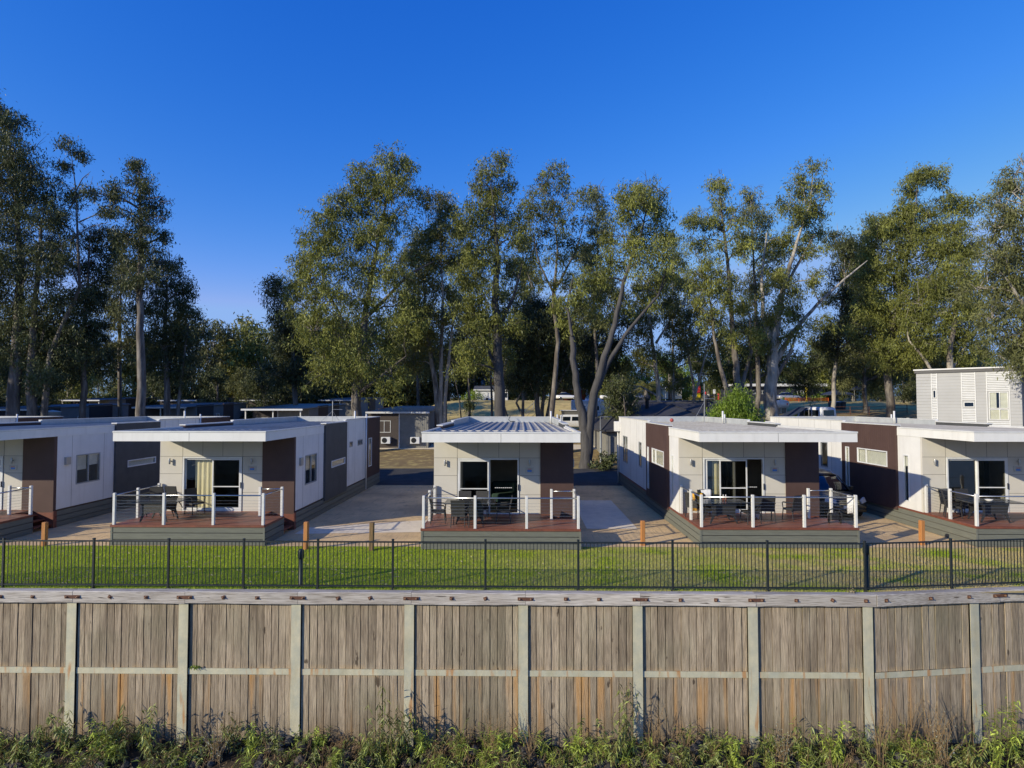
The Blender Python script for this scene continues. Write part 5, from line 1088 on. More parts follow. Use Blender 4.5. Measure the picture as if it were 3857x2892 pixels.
TR = [
 ('huge dark gum filling the left edge, its crown rising highest of the left group', 50, ['30,905,1.3 34,800,1.1 40,700,.9 45,560,.6 35,400,.35 15,260,.12', '66,905,1.0 74,780,.8 82,660,.5 100,480,.25', '90,905,.7 110,760,.5 170,620,.3 160,400,.12 150,330,.06'],
  '8,235,32 30,275,38 12,330,50 60,340,42 40,410,55 95,400,35 100,455,45 20,490,60 85,520,55 140,480,30 20,580,60 85,600,60 140,570,38 30,670,60 95,690,58 150,650,40 20,750,55 85,770,55 140,740,45 150,310,16 170,330,14 130,355,12 -40,400,70 -45,560,75 -40,700,75 150,420,20 120,820,28 60,840,30', 'leaf_dark', 'bark_grey', 1.15, [(150, 450, 200, 395), (160, 420, 196, 370), (170, 480, 240, 468), (150, 520, 235, 480)]),
 ('slender dark gum between the huge left gum and the tall spire-like one', 54, ['180,905,.75 183,800,.6 190,690,.42 200,560,.2 205,500,.08'], '190,500,26 222,505,20 205,545,30 178,575,28 215,600,30 188,640,38 222,650,26 180,700,38 212,720,28 190,770,34 165,800,24', 'leaf_dark', 'bark_grey', 1.0, []),
 ('tall narrow dark gum with a pointed top standing alone against the sky at left', 47, ['306,905,.95 304,780,.75 298,640,.55 300,500,.36 296,400,.18 293,345,.06'], '294,350,12 292,370,20 306,395,24 296,425,26 318,440,24 300,470,30 262,415,18 240,430,20 215,425,15 262,455,24 325,495,26 285,510,30 345,560,18 322,540,26 300,560,32 345,500,14 338,600,24 290,610,30', 'leaf_dark', 'bark_grey', .95, [(320, 430, 372, 440), (310, 480, 365, 475), (250, 440, 208, 400)]),
 ('paler olive gum behind the tall narrow one, left of it', 66, ['262,880,.6 258,760,.45 262,640,.25 266,560,.1'], '268,525,26 252,560,26 278,580,28 262,620,30 245,660,26 272,690,34 290,740,32 262,760,28', 'leaf_grey', 'bark_grey', .9, []),
 ('broad dark gum on the right shoulder of the left tree group', 58, ['362,900,.8 360,800,.65 358,700,.45 362,600,.2', '378,900,.5 392,780,.3 398,700,.12'], '368,575,28 352,610,36 390,620,22 340,660,38 378,680,40 404,670,20 345,725,40 385,740,38 350,785,38 390,800,30 320,760,30', 'leaf_dark', 'bark_grey', 1.05, []),
 ('dark bushy gum at the left foot of the big central group', 66, ['640,905,.8 636,800,.6 632,720,.4 625,640,.15'], '608,620,22 622,655,30 600,690,26 640,700,34 610,740,34 650,750,34 620,790,36 660,800,34 600,810,26', 'leaf_dark', 'bark_grey', 1.1, []),
 ('highest central gum with a broad olive crown and a pale forked limb', 52, ['772,915,1.15 768,840,1.0 782,760,.8 786,680,.65 800,590,.45 822,480,.28 838,390,.12', '786,690,.5 835,640,.36 880,590,.28 935,560,.12', '784,770,.4 740,690,.3 700,610,.2 690,530,.1', '775,850,.4 840,800,.3 880,770,.15'],
  '850,352,26 880,370,24 828,372,24 785,362,22 775,390,28 810,405,30 858,410,36 890,420,18 755,420,28 740,450,34 790,450,38 840,465,40 720,480,34 700,500,26 760,500,40 680,530,34 820,520,42 730,560,44 650,565,30 630,610,28 680,600,44 780,580,44 850,590,44 720,650,46 660,665,38 790,650,46 860,660,44 690,720,44 750,730,46 830,740,46 780,800,40 720,800,40 850,810,36 890,700,34', 'leaf_olive', 'bark_grey', 1.0, [(690, 560, 660, 520)]),
 ('central gum with three smooth cream-coloured trunks rising from one base', 56, ['950,925,.75 943,850,.6 930,770,.5 918,680,.35 912,600,.2', '952,910,.6 953,820,.5 955,740,.42 958,640,.28 955,560,.12', '955,905,.5 966,820,.4 974,750,.32 985,660,.15'],
  '945,418,24 925,440,20 965,445,22 945,470,28 920,500,30 960,510,32 990,500,22 905,545,32 945,560,36 985,560,30 915,610,36 960,620,36 900,670,34 940,690,38 985,680,32 905,735,34 960,750,30 890,780,28', 'leaf_yellow', 'bark_pale', .9, []),
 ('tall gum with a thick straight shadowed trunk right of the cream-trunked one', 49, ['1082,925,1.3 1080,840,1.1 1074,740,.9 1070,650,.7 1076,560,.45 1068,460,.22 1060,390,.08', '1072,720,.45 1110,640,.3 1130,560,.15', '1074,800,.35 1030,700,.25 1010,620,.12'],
  '1050,370,24 1082,368,24 1028,392,22 1060,410,32 1095,400,24 1040,450,32 1085,455,34 1015,490,30 1060,510,36 1105,510,30 1010,540,32 1050,570,36 1100,570,34 1005,600,34 1045,640,36 1095,640,34 1010,680,34 1060,700,34 1110,700,30 1020,750,32 1075,770,30 1000,790,26', 'leaf_olive', 'bark_shaded', 1.0, []),
 ('thin-crowned gum with open dark limbs and sky showing through, right of centre', 57, ['1185,915,.7 1198,830,.6 1205,740,.5 1195,640,.38 1205,540,.25 1195,440,.1', '1200,640,.3 1165,570,.2 1150,500,.1', '1203,620,.3 1245,540,.2 1265,470,.08'],
  '1195,375,22 1170,395,22 1220,395,20 1190,425,28 1150,430,24 1240,430,20 1175,465,30 1215,480,28 1140,480,26 1160,520,30 1230,530,26 1200,560,26 1145,565,24 1180,610,26 1225,610,22', 'leaf_olive', 'bark_grey', .65, [(1150, 620, 1125, 560)]),
 ('low very dark dense gum in front of the grass bank, below the thin-crowned one', 63, ['1165,915,.8 1160,850,.6 1165,780,.4 1160,700,.15', '1170,900,.5 1205,830,.35 1240,770,.15'], '1160,660,36 1200,680,36 1130,700,36 1175,720,42 1215,730,36 1140,755,40 1190,775,40 1160,810,38 1125,810,28 1215,790,32', 'leaf_dark', 'bark_grey', 1.3, []),
 ('slim gum with a small rounded top between two bigger ones right of centre', 62, ['1285,905,.5 1290,800,.42 1282,680,.34 1290,560,.22 1290,440,.08'], '1290,410,18 1280,440,22 1302,455,20 1275,490,26 1300,510,26 1265,545,26 1290,570,28 1262,600,26 1300,630,28 1270,660,28 1290,700,28', 'leaf_grey', 'bark_grey', .7, []),
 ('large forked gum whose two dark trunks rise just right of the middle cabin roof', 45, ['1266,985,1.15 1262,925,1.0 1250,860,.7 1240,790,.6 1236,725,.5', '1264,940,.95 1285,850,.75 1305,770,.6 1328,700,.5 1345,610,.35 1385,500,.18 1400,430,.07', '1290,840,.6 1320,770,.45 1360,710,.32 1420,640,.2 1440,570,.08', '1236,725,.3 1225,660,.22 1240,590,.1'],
  '1398,405,28 1370,412,26 1425,425,24 1345,425,22 1385,445,34 1425,465,28 1350,465,32 1400,500,34 1440,510,22 1360,520,36 1320,500,24 1420,550,32 1375,570,36 1325,560,30 1440,595,24 1400,620,32 1350,630,32 1300,600,28 1260,600,26 1310,650,28 1240,640,26 1235,690,26 1215,660,20', 'leaf_olive', 'bark_shaded', 1.0, [(1420, 640, 1460, 590)]),
 ('pale-limbed gum with branches spreading right over the far road', 68, ['1424,900,.75 1420,830,.6 1410,760,.5 1400,690,.36 1398,620,.18', '1418,740,.35 1450,690,.26 1480,650,.16 1500,610,.06'], '1400,600,26 1425,630,26 1385,650,28 1455,640,24 1480,620,22 1405,690,28 1440,680,24 1495,660,22 1470,700,24 1375,710,28 1390,760,24 1360,780,30 1345,830,28', 'leaf_yellow', 'bark_pale', .65, []),
 ('small open gum with thin sprays of leaves above the far road', 72, ['1497,905,.5 1498,830,.4 1485,760,.3 1478,700,.12', '1500,860,.35 1520,790,.26 1535,720,.12'], '1480,680,26 1505,700,26 1530,690,24 1460,720,24 1540,730,22 1500,740,22 1475,760,18', 'leaf_grey', 'bark_pale', .55, []),
 ('tall sparse gum with a narrow finger-like top and twisting dark lower limbs', 56, ['1602,910,1.0 1598,840,.85 1590,770,.7 1582,680,.5 1577,590,.4 1568,500,.28 1560,420,.14 1556,375,.05', '1600,880,.7 1560,800,.5 1545,730,.35 1540,660,.22 1520,580,.12', '1600,850,.5 1620,760,.35 1615,680,.15'],
  '1556,380,12 1562,400,16 1558,430,18 1575,450,18 1552,475,20 1580,490,22 1600,515,16 1510,465,18 1535,475,16 1490,480,16 1530,510,18 1500,520,16 1545,540,20 1590,545,22 1560,590,22 1590,610,24 1500,590,26 1525,575,22 1540,620,30 1515,630,26 1560,650,26 1600,660,26 1545,690,26 1590,720,24 1620,740,22', 'leaf_olive', 'bark_grey', .75, [(1570, 500, 1600, 440), (1530, 620, 1500, 540)]),
 ('sparse gum with feathery top just right of the finger-like one', 62, ['1635,905,.7 1640,820,.6 1636,720,.45 1632,600,.3 1628,500,.16 1626,410,.05'], '1626,410,16 1635,435,20 1618,460,20 1650,470,20 1630,500,24 1655,520,20 1615,530,22 1640,560,26 1620,600,26 1655,610,26 1630,650,26 1650,700,24', 'leaf_grey', 'bark_grey', .65, []),
 ('big gum with a massive pale trunk and a long bare limb reaching right', 57, ['1664,915,1.7 1664,840,1.4 1666,770,1.2 1672,710,.9 1690,620,.55 1715,530,.36 1745,440,.2 1750,370,.07', '1668,740,.8 1650,680,.5 1648,600,.3 1660,500,.15', '1672,790,.7 1715,715,.5 1770,655,.36 1830,600,.24 1880,560,.1', '1685,640,.4 1730,560,.3 1765,500,.15', '1668,830,.5 1710,760,.35 1730,700,.15'],
  '1745,368,18 1730,395,24 1758,405,22 1720,430,26 1750,440,26 1775,455,18 1705,465,24 1735,480,28 1770,500,20 1690,510,24 1720,530,26 1755,540,24 1680,560,28 1710,590,26 1660,610,28 1740,610,24 1690,640,30 1720,670,28 1660,680,28 1700,720,28 1640,740,26 1750,700,22 1720,770,24', 'leaf_olive', 'bark_pale', .75, [(1770, 460, 1800, 420), (1770, 655, 1740, 600), (1740, 440, 1730, 380)]),
 ('dark gum filling the gap between the pale-trunked gum and the right-hand mass', 72, ['1800,905,.7 1800,820,.55 1812,700,.4 1820,600,.2'], '1810,505,20 1835,525,24 1808,540,22 1850,560,26 1825,585,28 1860,610,28 1800,640,26 1840,650,32 1870,680,30 1810,700,30 1850,730,32 1790,740,26 1820,780,28 1770,720,22', 'leaf_dark', 'bark_pale', .85, []),
 ('largest right-hand gum with a tufted top and deep shadow beneath', 62, ['1925,920,1.1 1922,850,.95 1920,770,.8 1935,680,.6 1960,580,.4 1980,480,.22 1990,390,.08', '1930,730,.5 1990,640,.36 2040,550,.2 2060,470,.08'],
  '1995,372,22 2018,380,20 1960,392,16 1990,400,20 2000,440,26 1965,450,24 2040,440,28 2075,450,22 1935,480,26 1900,490,24 1975,490,32 2020,490,34 2065,490,30 1895,530,32 1940,540,38 1990,550,38 2040,550,36 1880,580,34 1925,600,38 1975,610,38 2030,610,36 1885,650,36 1930,670,38 1985,670,36 1880,710,34 1925,740,36 1890,770,30 1950,780,30 2075,540,26', 'leaf_olive', 'bark_grey', 1.05, []),
 ('right-hand gum whose pale curving limb shows above the two-storey building', 58, ['2050,905,.95 2052,830,.8 2048,760,.6 2055,680,.4 2065,600,.15', '2048,835,.45 2010,795,.36 1990,765,.3 1965,735,.2 1958,690,.08', '2054,800,.4 2085,750,.3 2095,700,.1'],
  '2060,590,34 2020,620,34 2095,610,34 1985,650,34 2050,650,38 2100,660,36 2010,690,36 2070,700,38 1980,700,30 2040,735,32 2100,730,34 2000,745,26 2110,770,26 2075,770,22', 'leaf_olive', 'bark_pale', 1.05, []),
 ('mid-height olive gum filling the gap left of the cream-trunked gum', 74, ['905,900,.5 902,800,.4 900,700,.3 905,560,.12'], '905,520,24 885,560,26 925,580,24 900,620,30 880,660,28 925,680,28 900,730,34 870,770,30 935,780,28', 'leaf_grey', 'bark_grey', .9, []),
 ('olive gum between the cream-trunked and the thick shadowed trunks', 72, ['1015,900,.5 1012,800,.4 1008,700,.3 1005,580,.12'], '1005,500,20 1000,560,26 1022,600,24 1000,650,28 1025,690,28 990,720,28', 'leaf_dark', 'bark_grey', .9, []),
 ('grey-green gum right of the thick shadowed trunk', 76, ['1130,900,.5 1128,800,.4 1130,680,.3 1135,560,.12'], '1130,520,22 1120,570,26 1145,600,24 1125,640,28 1145,680,26 1115,730,28 1140,790,30 1110,820,24', 'leaf_grey', 'bark_grey', .8, []),
 ('dark gum seen between the forks of the large forked gum', 70, ['1285,900,.6 1282,820,.5 1280,740,.35 1285,640,.15'], '1262,560,22 1290,620,28 1260,660,28 1300,700,30 1270,740,34 1310,780,32 1265,810,30 1340,740,28 1345,690,26 1225,720,26', 'leaf_dark', 'bark_grey', 1.0, []),
 ('olive gum filling between the pale-limbed gum and the finger-topped one', 80, ['1455,890,.5 1452,800,.4 1450,700,.25 1450,560,.1'], '1450,520,18 1460,560,24 1440,600,26 1470,610,24 1450,660,26 1475,740,26 1430,780,28 1460,820,26 1520,780,24 1560,760,26 1550,810,24', 'leaf_olive', 'bark_pale', .7, []),
 ('shaggy dark gum behind the foot of the big pale trunk', 76, ['1625,890,.5 1622,800,.4 1625,700,.25'], '1600,700,28 1640,710,28 1615,760,30 1655,770,28 1600,800,26 1740,800,28 1770,770,28 1700,800,26 1755,830,26', 'leaf_dark', 'bark_grey', .8, []),
 ('wide olive gum knitting the right-hand crowns together', 78, ['1870,900,.7 1868,800,.55 1870,680,.35 1880,540,.12'], '1872,500,24 1850,560,28 1900,560,28 1860,620,32 1910,640,32 1850,680,32 1900,720,34 1860,770,34 1940,790,32 1990,780,34 2030,800,30 1830,810,28 1900,820,30 2090,800,28', 'leaf_grey', 'bark_grey', 1.0, []),
 ('nearest right gum hanging its leaves over the corner of the two-storey building', 40, ['2260,1000,.9 2262,860,.8 2250,700,.6 2235,560,.4 2215,450,.2', '2250,720,.4 2200,650,.3 2160,600,.12'],
  '2195,385,26 2215,365,24 2180,420,26 2215,430,34 2165,455,26 2200,480,34 2145,495,26 2180,530,36 2215,540,36 2140,560,30 2175,590,38 2215,610,40 2135,620,32 2180,660,40 2220,680,40 2140,690,34 2185,730,38 2220,750,36 2205,790,24 2180,780,20 2260,480,50 2265,600,55 2260,720,50', 'leaf_grey', 'bark_pale', 1.1, []),
]
for (lab, Y, trs, cl, lf, bk, de, dead) in TR:
    make_tree(lab, Y, [L3(s) for s in trs], L3(cl), lf, bk, 'river gums behind the cabins', de, dead=dead)
# bright young tree behind the second right cabin
make_tree('small bright green leafy tree behind the roof antenna', 40.5, [L3('1600,960,.22 1602,920,.16 1600,870,.06')], L3('1598,852,14 1582,872,20 1612,872,18 1575,895,22 1602,895,24 1625,895,16 1570,915,20 1600,920,22 1628,912,16 1550,898,10 1548,922,9'), 'leaf_bright', 'bark_grey', None, 5.0, .19, name='young_tree')
make_tree('dark green shrub-like tree left of the hip-roofed building', 50, [L3('1352,960,.3 1350,900,.2 1345,860,.08')], L3('1340,830,20 1355,850,22 1330,865,20 1362,880,20 1340,890,22 1350,915,18 1325,840,14'), 'leaf_dark', 'bark_grey', None, 2.0, .22, name='shrub')
# distant woods: templates copied one by one
def far_tree(seed, leafm, barkm, tall=14, wide=5, nl=30):
    random.seed(seed); t = thing('far_tree', 'x', 'tree'); mb = MB(); cen = []; rad = []
    for k in range(random.choice([1, 2])):
        x0 = k*.8; mb.tube([(x0, 0, -.5), (x0+random.uniform(-.4, .4), 0, tall*.35), (x0+random.uniform(-1, 1), 0, tall*.75)], [.30, .22, .08], 6, cap=False)
    for k in range(20):
        a = random.uniform(0, 6.28); f = random.random(); z = tall*(.13+.80*f); r_ = wide*.5*(1-.55*abs(f-.35))*random.uniform(.3, 1)
        c = Vector((r_*math.cos(a), r_*math.sin(a), z)); Rm = random.uniform(1.3, 2.1)*(1.15-.4*f)
        mb.tube([(0, 0, z*.7), tuple(c.lerp(Vector((0, 0, z*.8)), .4)), tuple(c)], [.09, .06, .03], 5, cap=False)
        for j in range(12):
            d = Vector(rng.normal(size=3)).normalized(); q_ = c+d*Rm*(random.random()**.4); cen.append(tuple(q_)); rad.append(random.uniform(.6, 1.0))
    v, tt = leaves(np.array(cen), np.array(rad), nl, .55); np_mesh('crown', v, 4, leafm, tt, t); mb.build('trunk', barkm, t, True); return t
FT = [far_tree(1, 'leaf_olive', 'bark_pale'), far_tree(2, 'leaf_grey', 'bark_pale', 15, 6), far_tree(3, 'leaf_dark', 'bark_grey', 13, 6), far_tree(4, 'leaf_bright', 'bark_grey', 9, 7), far_tree(5, 'leaf_yellow', 'bark_pale', 12, 5)]
random.seed(11)
FAR = [  # u, top v, Y, kind
 (70, 700, 105, 1), (120, 690, 110, 4), (170, 700, 118, 0), (215, 770, 150, 1), (250, 775, 165, 0), (290, 720, 120, 4), (345, 730, 105, 2), (420, 675, 92, 2), (455, 690, 100, 1), (492, 735, 108, 0), (530, 690, 104, 4), (566, 690, 98, 0), (600, 720, 112, 1), (395, 760, 125, 0), (470, 790, 85, 2), (535, 795, 84, 1), (575, 800, 78, 2), (630, 780, 90, 1), (25, 740, 100, 2),
 (670, 740, 120, 0), (715, 750, 128, 1), (850, 740, 130, 4), (895, 730, 122, 0), (1000, 720, 130, 1), (1040, 760, 126, 4), (1120, 740, 140, 0), (1150, 760, 132, 3), (1240, 720, 140, 1), (1300, 740, 145, 4), (1340, 770, 138, 3), (1385, 740, 140, 0),
 (1440, 770, 150, 3), (1470, 790, 142, 3), (1510, 745, 160, 1), (1545, 790, 135, 2), (1580, 775, 150, 3), (1620, 760, 150, 0), (1700, 790, 135, 3), (1740, 780, 140, 3), (1780, 740, 140, 2), (1820, 760, 135, 0), (1860, 740, 130, 2), (1905, 730, 128, 1), (1960, 720, 125, 2), (2010, 730, 120, 0), (2060, 740, 110, 1), (2110, 720, 100, 0), (2180, 740, 95, 2), (2240, 700, 90, 1), (-40, 690, 90, 0), (1760, 790, 128, 3), (2130, 780, 90, 3),
 (655, 690, 84, 2), (700, 660, 110, 0), (750, 690, 114, 2), (800, 680, 108, 2), (850, 660, 118, 0), (905, 690, 112, 2), (935, 720, 120, 1), (820, 760, 109, 2), (720, 770, 106, 2), (880, 770, 110, 2), (970, 730, 116, 2), (1025, 700, 120, 2), (1090, 690, 118, 0), (1135, 700, 122, 2), (1215, 690, 118, 2), (1275, 700, 124, 2), (1320, 720, 116, 0), (1350, 780, 112, 2), (20, 780, 74, 2), (100, 790, 84, 2), (150, 770, 90, 0), (330, 800, 96, 2), (375, 810, 88, 2), (1570, 700, 118, 0), (1630, 690, 122, 2), (1790, 690, 116, 0), (1840, 680, 112, 2), (1900, 760, 100, 2), (1950, 780, 92, 2), (1990, 790, 88, 2)]+[(-70+62*k, 806+(k*37) % 34, 190+(k*53) % 50, (0, 1, 4, 2)[k % 4]) for k in range(39)]
where = {0: 'leftmost huge gum', 200: 'slender left gum', 300: 'tall narrow gum', 400: 'left sky gap', 600: 'central group foot', 850: 'highest central gum', 1000: 'cream-trunked gum', 1200: 'white amenities block', 1400: 'far road', 1600: 'finger-topped gum', 1800: 'navy building', 2000: 'two-storey building'}
kindw = ['olive', 'grey-green', 'dark', 'bright green', 'yellow-olive']; usedk = {}
for i, (u, vt, Y, k) in enumerate(FAR):
    o = FT[k] if k not in usedk else copy_tree(FT[k]); usedk[k] = 1
    p = PU(u, vt, Y); zb = H(p.x, Y); hnat = [14, 15, 13, 9, 12][k]*.98; s_ = max(.45, (p.z-zb)/hnat)
    o.location = (p.x, Y, zb); o.scale = (s_*random.uniform(.95, 1.25), s_*random.uniform(.95, 1.25), s_); o.rotation_euler = (0, 0, random.uniform(0, 6.28))
    wk = max(q_ for q_ in where if q_ <= max(0, u)); sz = 'small' if s_ < .7 else ('medium' if s_ < 1.05 else 'tall')
    tag(o, '%s %s far tree behind the %s, %d percent across the frame' % (sz, kindw[k], where[wk], round(max(0, min(100, u/22.12)))), 'tree', 'distant trees')
# trees standing left of and beyond the frame whose shade falls on the left cabins
random.seed(5)
for i, (x, y, s_) in enumerate([(-64, 34, 1.5), (-72, 44, 1.6), (-60, 48, 1.3), (-80, 58, 1.6), (-70, 66, 1.4), (-43, 22.5, .62), (-88, 40, 1.7), (-30, 47, .85), (-37, 50, .8)][:6]):
    o = copy_tree(FT[[0, 2, 1][i % 3]]); o.location = (x, y, 0); o.scale = (s_*1.5, s_*1.5, s_); o.rotation_euler = (0, 0, i*1.3)
    tag(o, 'tall gum left of the frame, %s of its row' % ['first', 'second', 'third', 'fourth', 'fifth', 'sixth'][i], 'tree', 'gums beyond the left edge')
# palm and two dark bushes by the far road
def palm(u, v, Y, label):
    p = PU(u, v, Y); z = H(p.x, Y); t = thing('palm_tree', label, 'palm', (p.x, Y, z)); h = p.z-z
    MB().tube([(0, 0, -.3), (0, 0, h*.55), (0, 0, h)], [.4, .35, .38], 9).build('trunk', 'bark_grey', t, True)
    vs = []; 
    for k in range(30):
        a = k*2.399; el = random.uniform(-.3, 1.1); L_ = random.uniform(2.6, 3.4); prev = None
        for j in range(7):
            f = j/6; r_ = L_*f*math.cos(el*(1-f*.3)); z_ = h+L_*f*math.sin(el)-1.6*f*f
            c = Vector((r_*math.cos(a), r_*math.sin(a), z_))
            if prev is not None:
                side = Vector((-math.sin(a), math.cos(a), 0))
                for s in (-1, 1):
                    for m_ in range(3):
                        q0 = prev.lerp(c, m_/3); q1 = prev.lerp(c, m_/3+.2); tip = q0+side*s*.55*(1-.6*f)+Vector((0, 0, -.3))+(c-prev)*.4; vs += [q0, q1, tip+Vector((0, 0, .02)), tip]
            prev = c
    np_mesh('fronds', np.array([tuple(q_) for q_ in vs]), 4, 'leaf_yellow', rng.uniform(.3, .9, len(vs)//4), t)
palm(1447, 800, 118, 'feathery palm left of the far road'); palm(1395, 835, 104, 'short dark palm beside the silver car')
def bush(u, v, Y, r_, leafm, label, n=30, zoff=0):
    p = PU(u, v, Y); z = H(p.x, Y)+zoff; t = thing('bush', label, 'bush', (p.x, Y, z)); cen = [tuple(Vector((rng.normal()*r_*.45, rng.normal()*r_*.45, abs(rng.normal())*r_*.4+r_*.2))) for _ in range(n)]
    v_, tt = leaves(np.array(cen), np.full(n, r_*.3), 40, .22, .0, .45); np_mesh('foliage', v_, 4, leafm, tt, t); MB().tube([(0, 0, -.2), (0, 0, r_*.5)], .06, 5).build('stem', 'bark_grey', t)
bush(1706, 870, 104, 1.5, 'leaf_bright', 'rounded light green bush at the foot of the navy building wall'); bush(1770, 872, 104, 1.4, 'leaf_bright', 'rounded green bush beside the yellow post'); bush(1020, 850, 110, 2.0, 'leaf_bright', 'tall bright green bush left of the white amenities block', 40)
bush(1330, 880, 80, 2.4, 'leaf_dark', 'dark bush above the hip-roofed building', 50); bush(1345, 845, 95, 2.2, 'leaf_bright', 'green bush hiding part of the silver car', 40); bush(1500, 850, 124, 1.2, 'leaf_yellow', 'yellowish low bush beside the red roofed office')
bush(30, 880, 90, 3, 'leaf_dark', 'dark undergrowth bush behind the leftmost gum trunks', 50); bush(1310, 960, 44, 1.1, 'leaf_dark', 'leafy shrub at the corner of the hip-roofed building', 26)
# young thin trees on the grass bank
make_tree('thin young gum with crossing bare stems on the grass bank', 74, [L3('1063,905,.42 1062,850,.34 1060,800,.26 1058,720,.14'), L3('1066,890,.24 1082,850,.2 1090,800,.15 1100,740,.06'), L3('1108,905,.26 1085,865,.22 1065,840,.2 1045,810,.15 1030,780,.06')], L3('1058,700,24 1098,720,20 1030,760,16 1040,720,20'), 'leaf_dark', 'bark_grey', None, .7)
make_tree('leaning thin dark sapling at the left of the grass bank', 70, [L3('1000,905,.2 992,860,.17 985,825,.14 975,790,.08'), L3('1012,905,.2 1014,850,.17 1010,800,.12 1012,760,.06')], L3('975,785,14 1012,755,16 1000,775,14 1018,868,7'), 'leaf_dark', 'bark_grey', None, .7)
make_tree('gum with several dark stems fanning out on the bank right of the thick trunk', 66, [L3('1170,905,.6 1172,870,.5 1180,820,.4 1185,770,.2'), L3('1168,890,.3 1155,850,.24 1140,815,.12'), L3('1172,885,.35 1190,850,.3 1205,800,.2 1212,760,.1'), L3('1150,905,.34 1115,870,.3 1140,820,.22 1165,780,.1')], L3('1185,760,26 1140,790,22 1212,760,22 1165,770,24'), 'leaf_dark', 'bark_grey', None, .8)

# ------------------------------------------------------------------ grass, leaves, rocks and weeds (nobody could count them)
n = 150000
X = rng.uniform(-18, 20, n); Yv = 15.78+rng.uniform(0, 1, n)*4.75
keep = Yv > 15.78+np.clip(X-9.15, 0, 99)*.128; X = X[keep]; Yv = Yv[keep]; n = len(X)
hgt = rng.uniform(.025, .065, n); an = rng.uniform(0, math.pi, n); wd = .006; ln = rng.normal(size=(n, 2))*.018
a = np.stack([X-np.cos(an)*wd, Yv-np.sin(an)*wd, np.zeros(n)], 1); b = np.stack([X+np.cos(an)*wd, Yv+np.sin(an)*wd, np.zeros(n)], 1); c = np.stack([X+ln[:, 0], Yv+ln[:, 1], hgt], 1)
tag(np_mesh('grass', np.stack([a, b, c], 1).reshape(-1, 3), 3, 'blade', rng.uniform(0, 1, n)), 'short green lawn grass between the fence and the decks', 'grass', kind='stuff')
n = 2600; X = rng.uniform(-18, 18, n); Yv = 15.85+rng.beta(1, 1.6, n)*4.9; Yv[1700:] = rng.uniform(20.4, 36, 900); Yv = np.maximum(Yv, 15.85+np.clip(X-9.15, 0, 99)*.128)
ok_ = np.ones(n, bool)
for (cx_, cy_, _l) in CAB: ok_ &= ~((X > cx_-.1) & (X < cx_+W+.1) & (Yv > cy_-.1))
X = X[ok_]; Yv = Yv[ok_]; n = len(X)
an = rng.uniform(0, 6.28, n); L_ = rng.uniform(.04, .09, n); w_ = L_*.16; dx, dy = np.cos(an), np.sin(an); z = rng.uniform(.02, .065, n)
v = np.stack([np.stack([X-dx*L_, Yv-dy*L_, z], 1), np.stack([X+dy*w_, Yv-dx*w_, z+.012], 1), np.stack([X+dx*L_, Yv+dy*L_, z+rng.uniform(-.005, .02, n)], 1), np.stack([X-dy*w_, Yv+dx*w_, z+.004], 1)], 1).reshape(-1, 3)
tag(np_mesh('fallen_leaves', v, 4, 'litter', rng.uniform(0, 1, n)), 'pale dry gum leaves scattered over the lawn', 'fallen leaves', kind='stuff')
# riprap
mb = MB(); 
def rock(mb, x, y, z, s):
    import itertools
    vs = []; n1, n2 = 6, 4
    j = lambda: random.uniform(.75, 1.2)
    vs.append((x, y, z+s*.8*j()))
    for a_ in range(1, n2):
        ph = math.pi*a_/n2
        for b_ in range(n1): th = 2*math.pi*b_/n1+.4*a_; q_ = j(); vs.append((x+s*q_*math.sin(ph)*math.cos(th), y+s*q_*math.sin(ph)*math.sin(th), z+s*.75*q_*math.cos(ph)))
    vs.append((x, y, z-s*.8)); fs = [(0, 1+k, 1+(k+1) % n1) for k in range(n1)]
    for a_ in range(n2-2):
        for k in range(n1): p_ = 1+a_*n1+k; r_ = 1+a_*n1+(k+1) % n1; fs += [(p_, p_+n1, r_+n1), (p_, r_+n1, r_)]
    l_ = len(vs)-1; fs += [(l_, 1+(n2-2)*n1+(k+1) % n1, 1+(n2-2)*n1+k) for k in range(n1)]
    mb.add(vs, fs, 0, random.random())
random.seed(3)
for k in range(1300):
    x = random.uniform(-19, 19); y = 15.5-abs(random.gauss(0, 1.4)); 
    if y < 10: continue
    rock(mb, x, y, bankz(x, y)+.04, random.choice([.05, .06, .08, .11, .15]))
tag(mb.build('riprap', 'rock'), 'dark basalt rubble heaped along the foot of the timber wall', 'rubble', kind='stuff')
def sprig(n_st, hmin, hmax, x0, y0, z0, spread, ll, wid, droopy, n_l):
    """weed stems with leaves: returns leaf quads and stem tubes"""
    vs = []; ts = []; stems = []
    for k in range(n_st):
        h = random.uniform(hmin, hmax); a = random.uniform(0, 6.28); b = random.uniform(.05, spread); bx, by = x0+random.gauss(0, .06), y0+random.gauss(0, .05)
        pts = [Vector((bx+math.cos(a)*b*f*f, by+math.sin(a)*b*f*f, z0+h*f)) for f in (0, .33, .66, 1)]; stems.append(pts); tn = random.random()
        for j in range(n_l):
            f = random.uniform(.12, 1)**.8; seg = min(2, int(f*3)); p = pts[seg].lerp(pts[seg+1], f*3-seg)
            aa = random.uniform(0, 6.28); d = Vector((math.cos(aa), math.sin(aa), random.uniform(-.9, .5)-droopy)).normalized(); L_ = ll*random.uniform(.6, 1.25); s = d.cross(Vector((random.uniform(-1, 1), random.uniform(-1, 1), 1))).normalized()*L_*wid*.5
            vs += [p, p+d*L_*.45+s, p+d*L_-Vector((0, 0, L_*.25)), p+d*L_*.45-s]; ts.append(min(1, max(0, tn+random.uniform(-.3, .3))))
    return vs, ts, stems
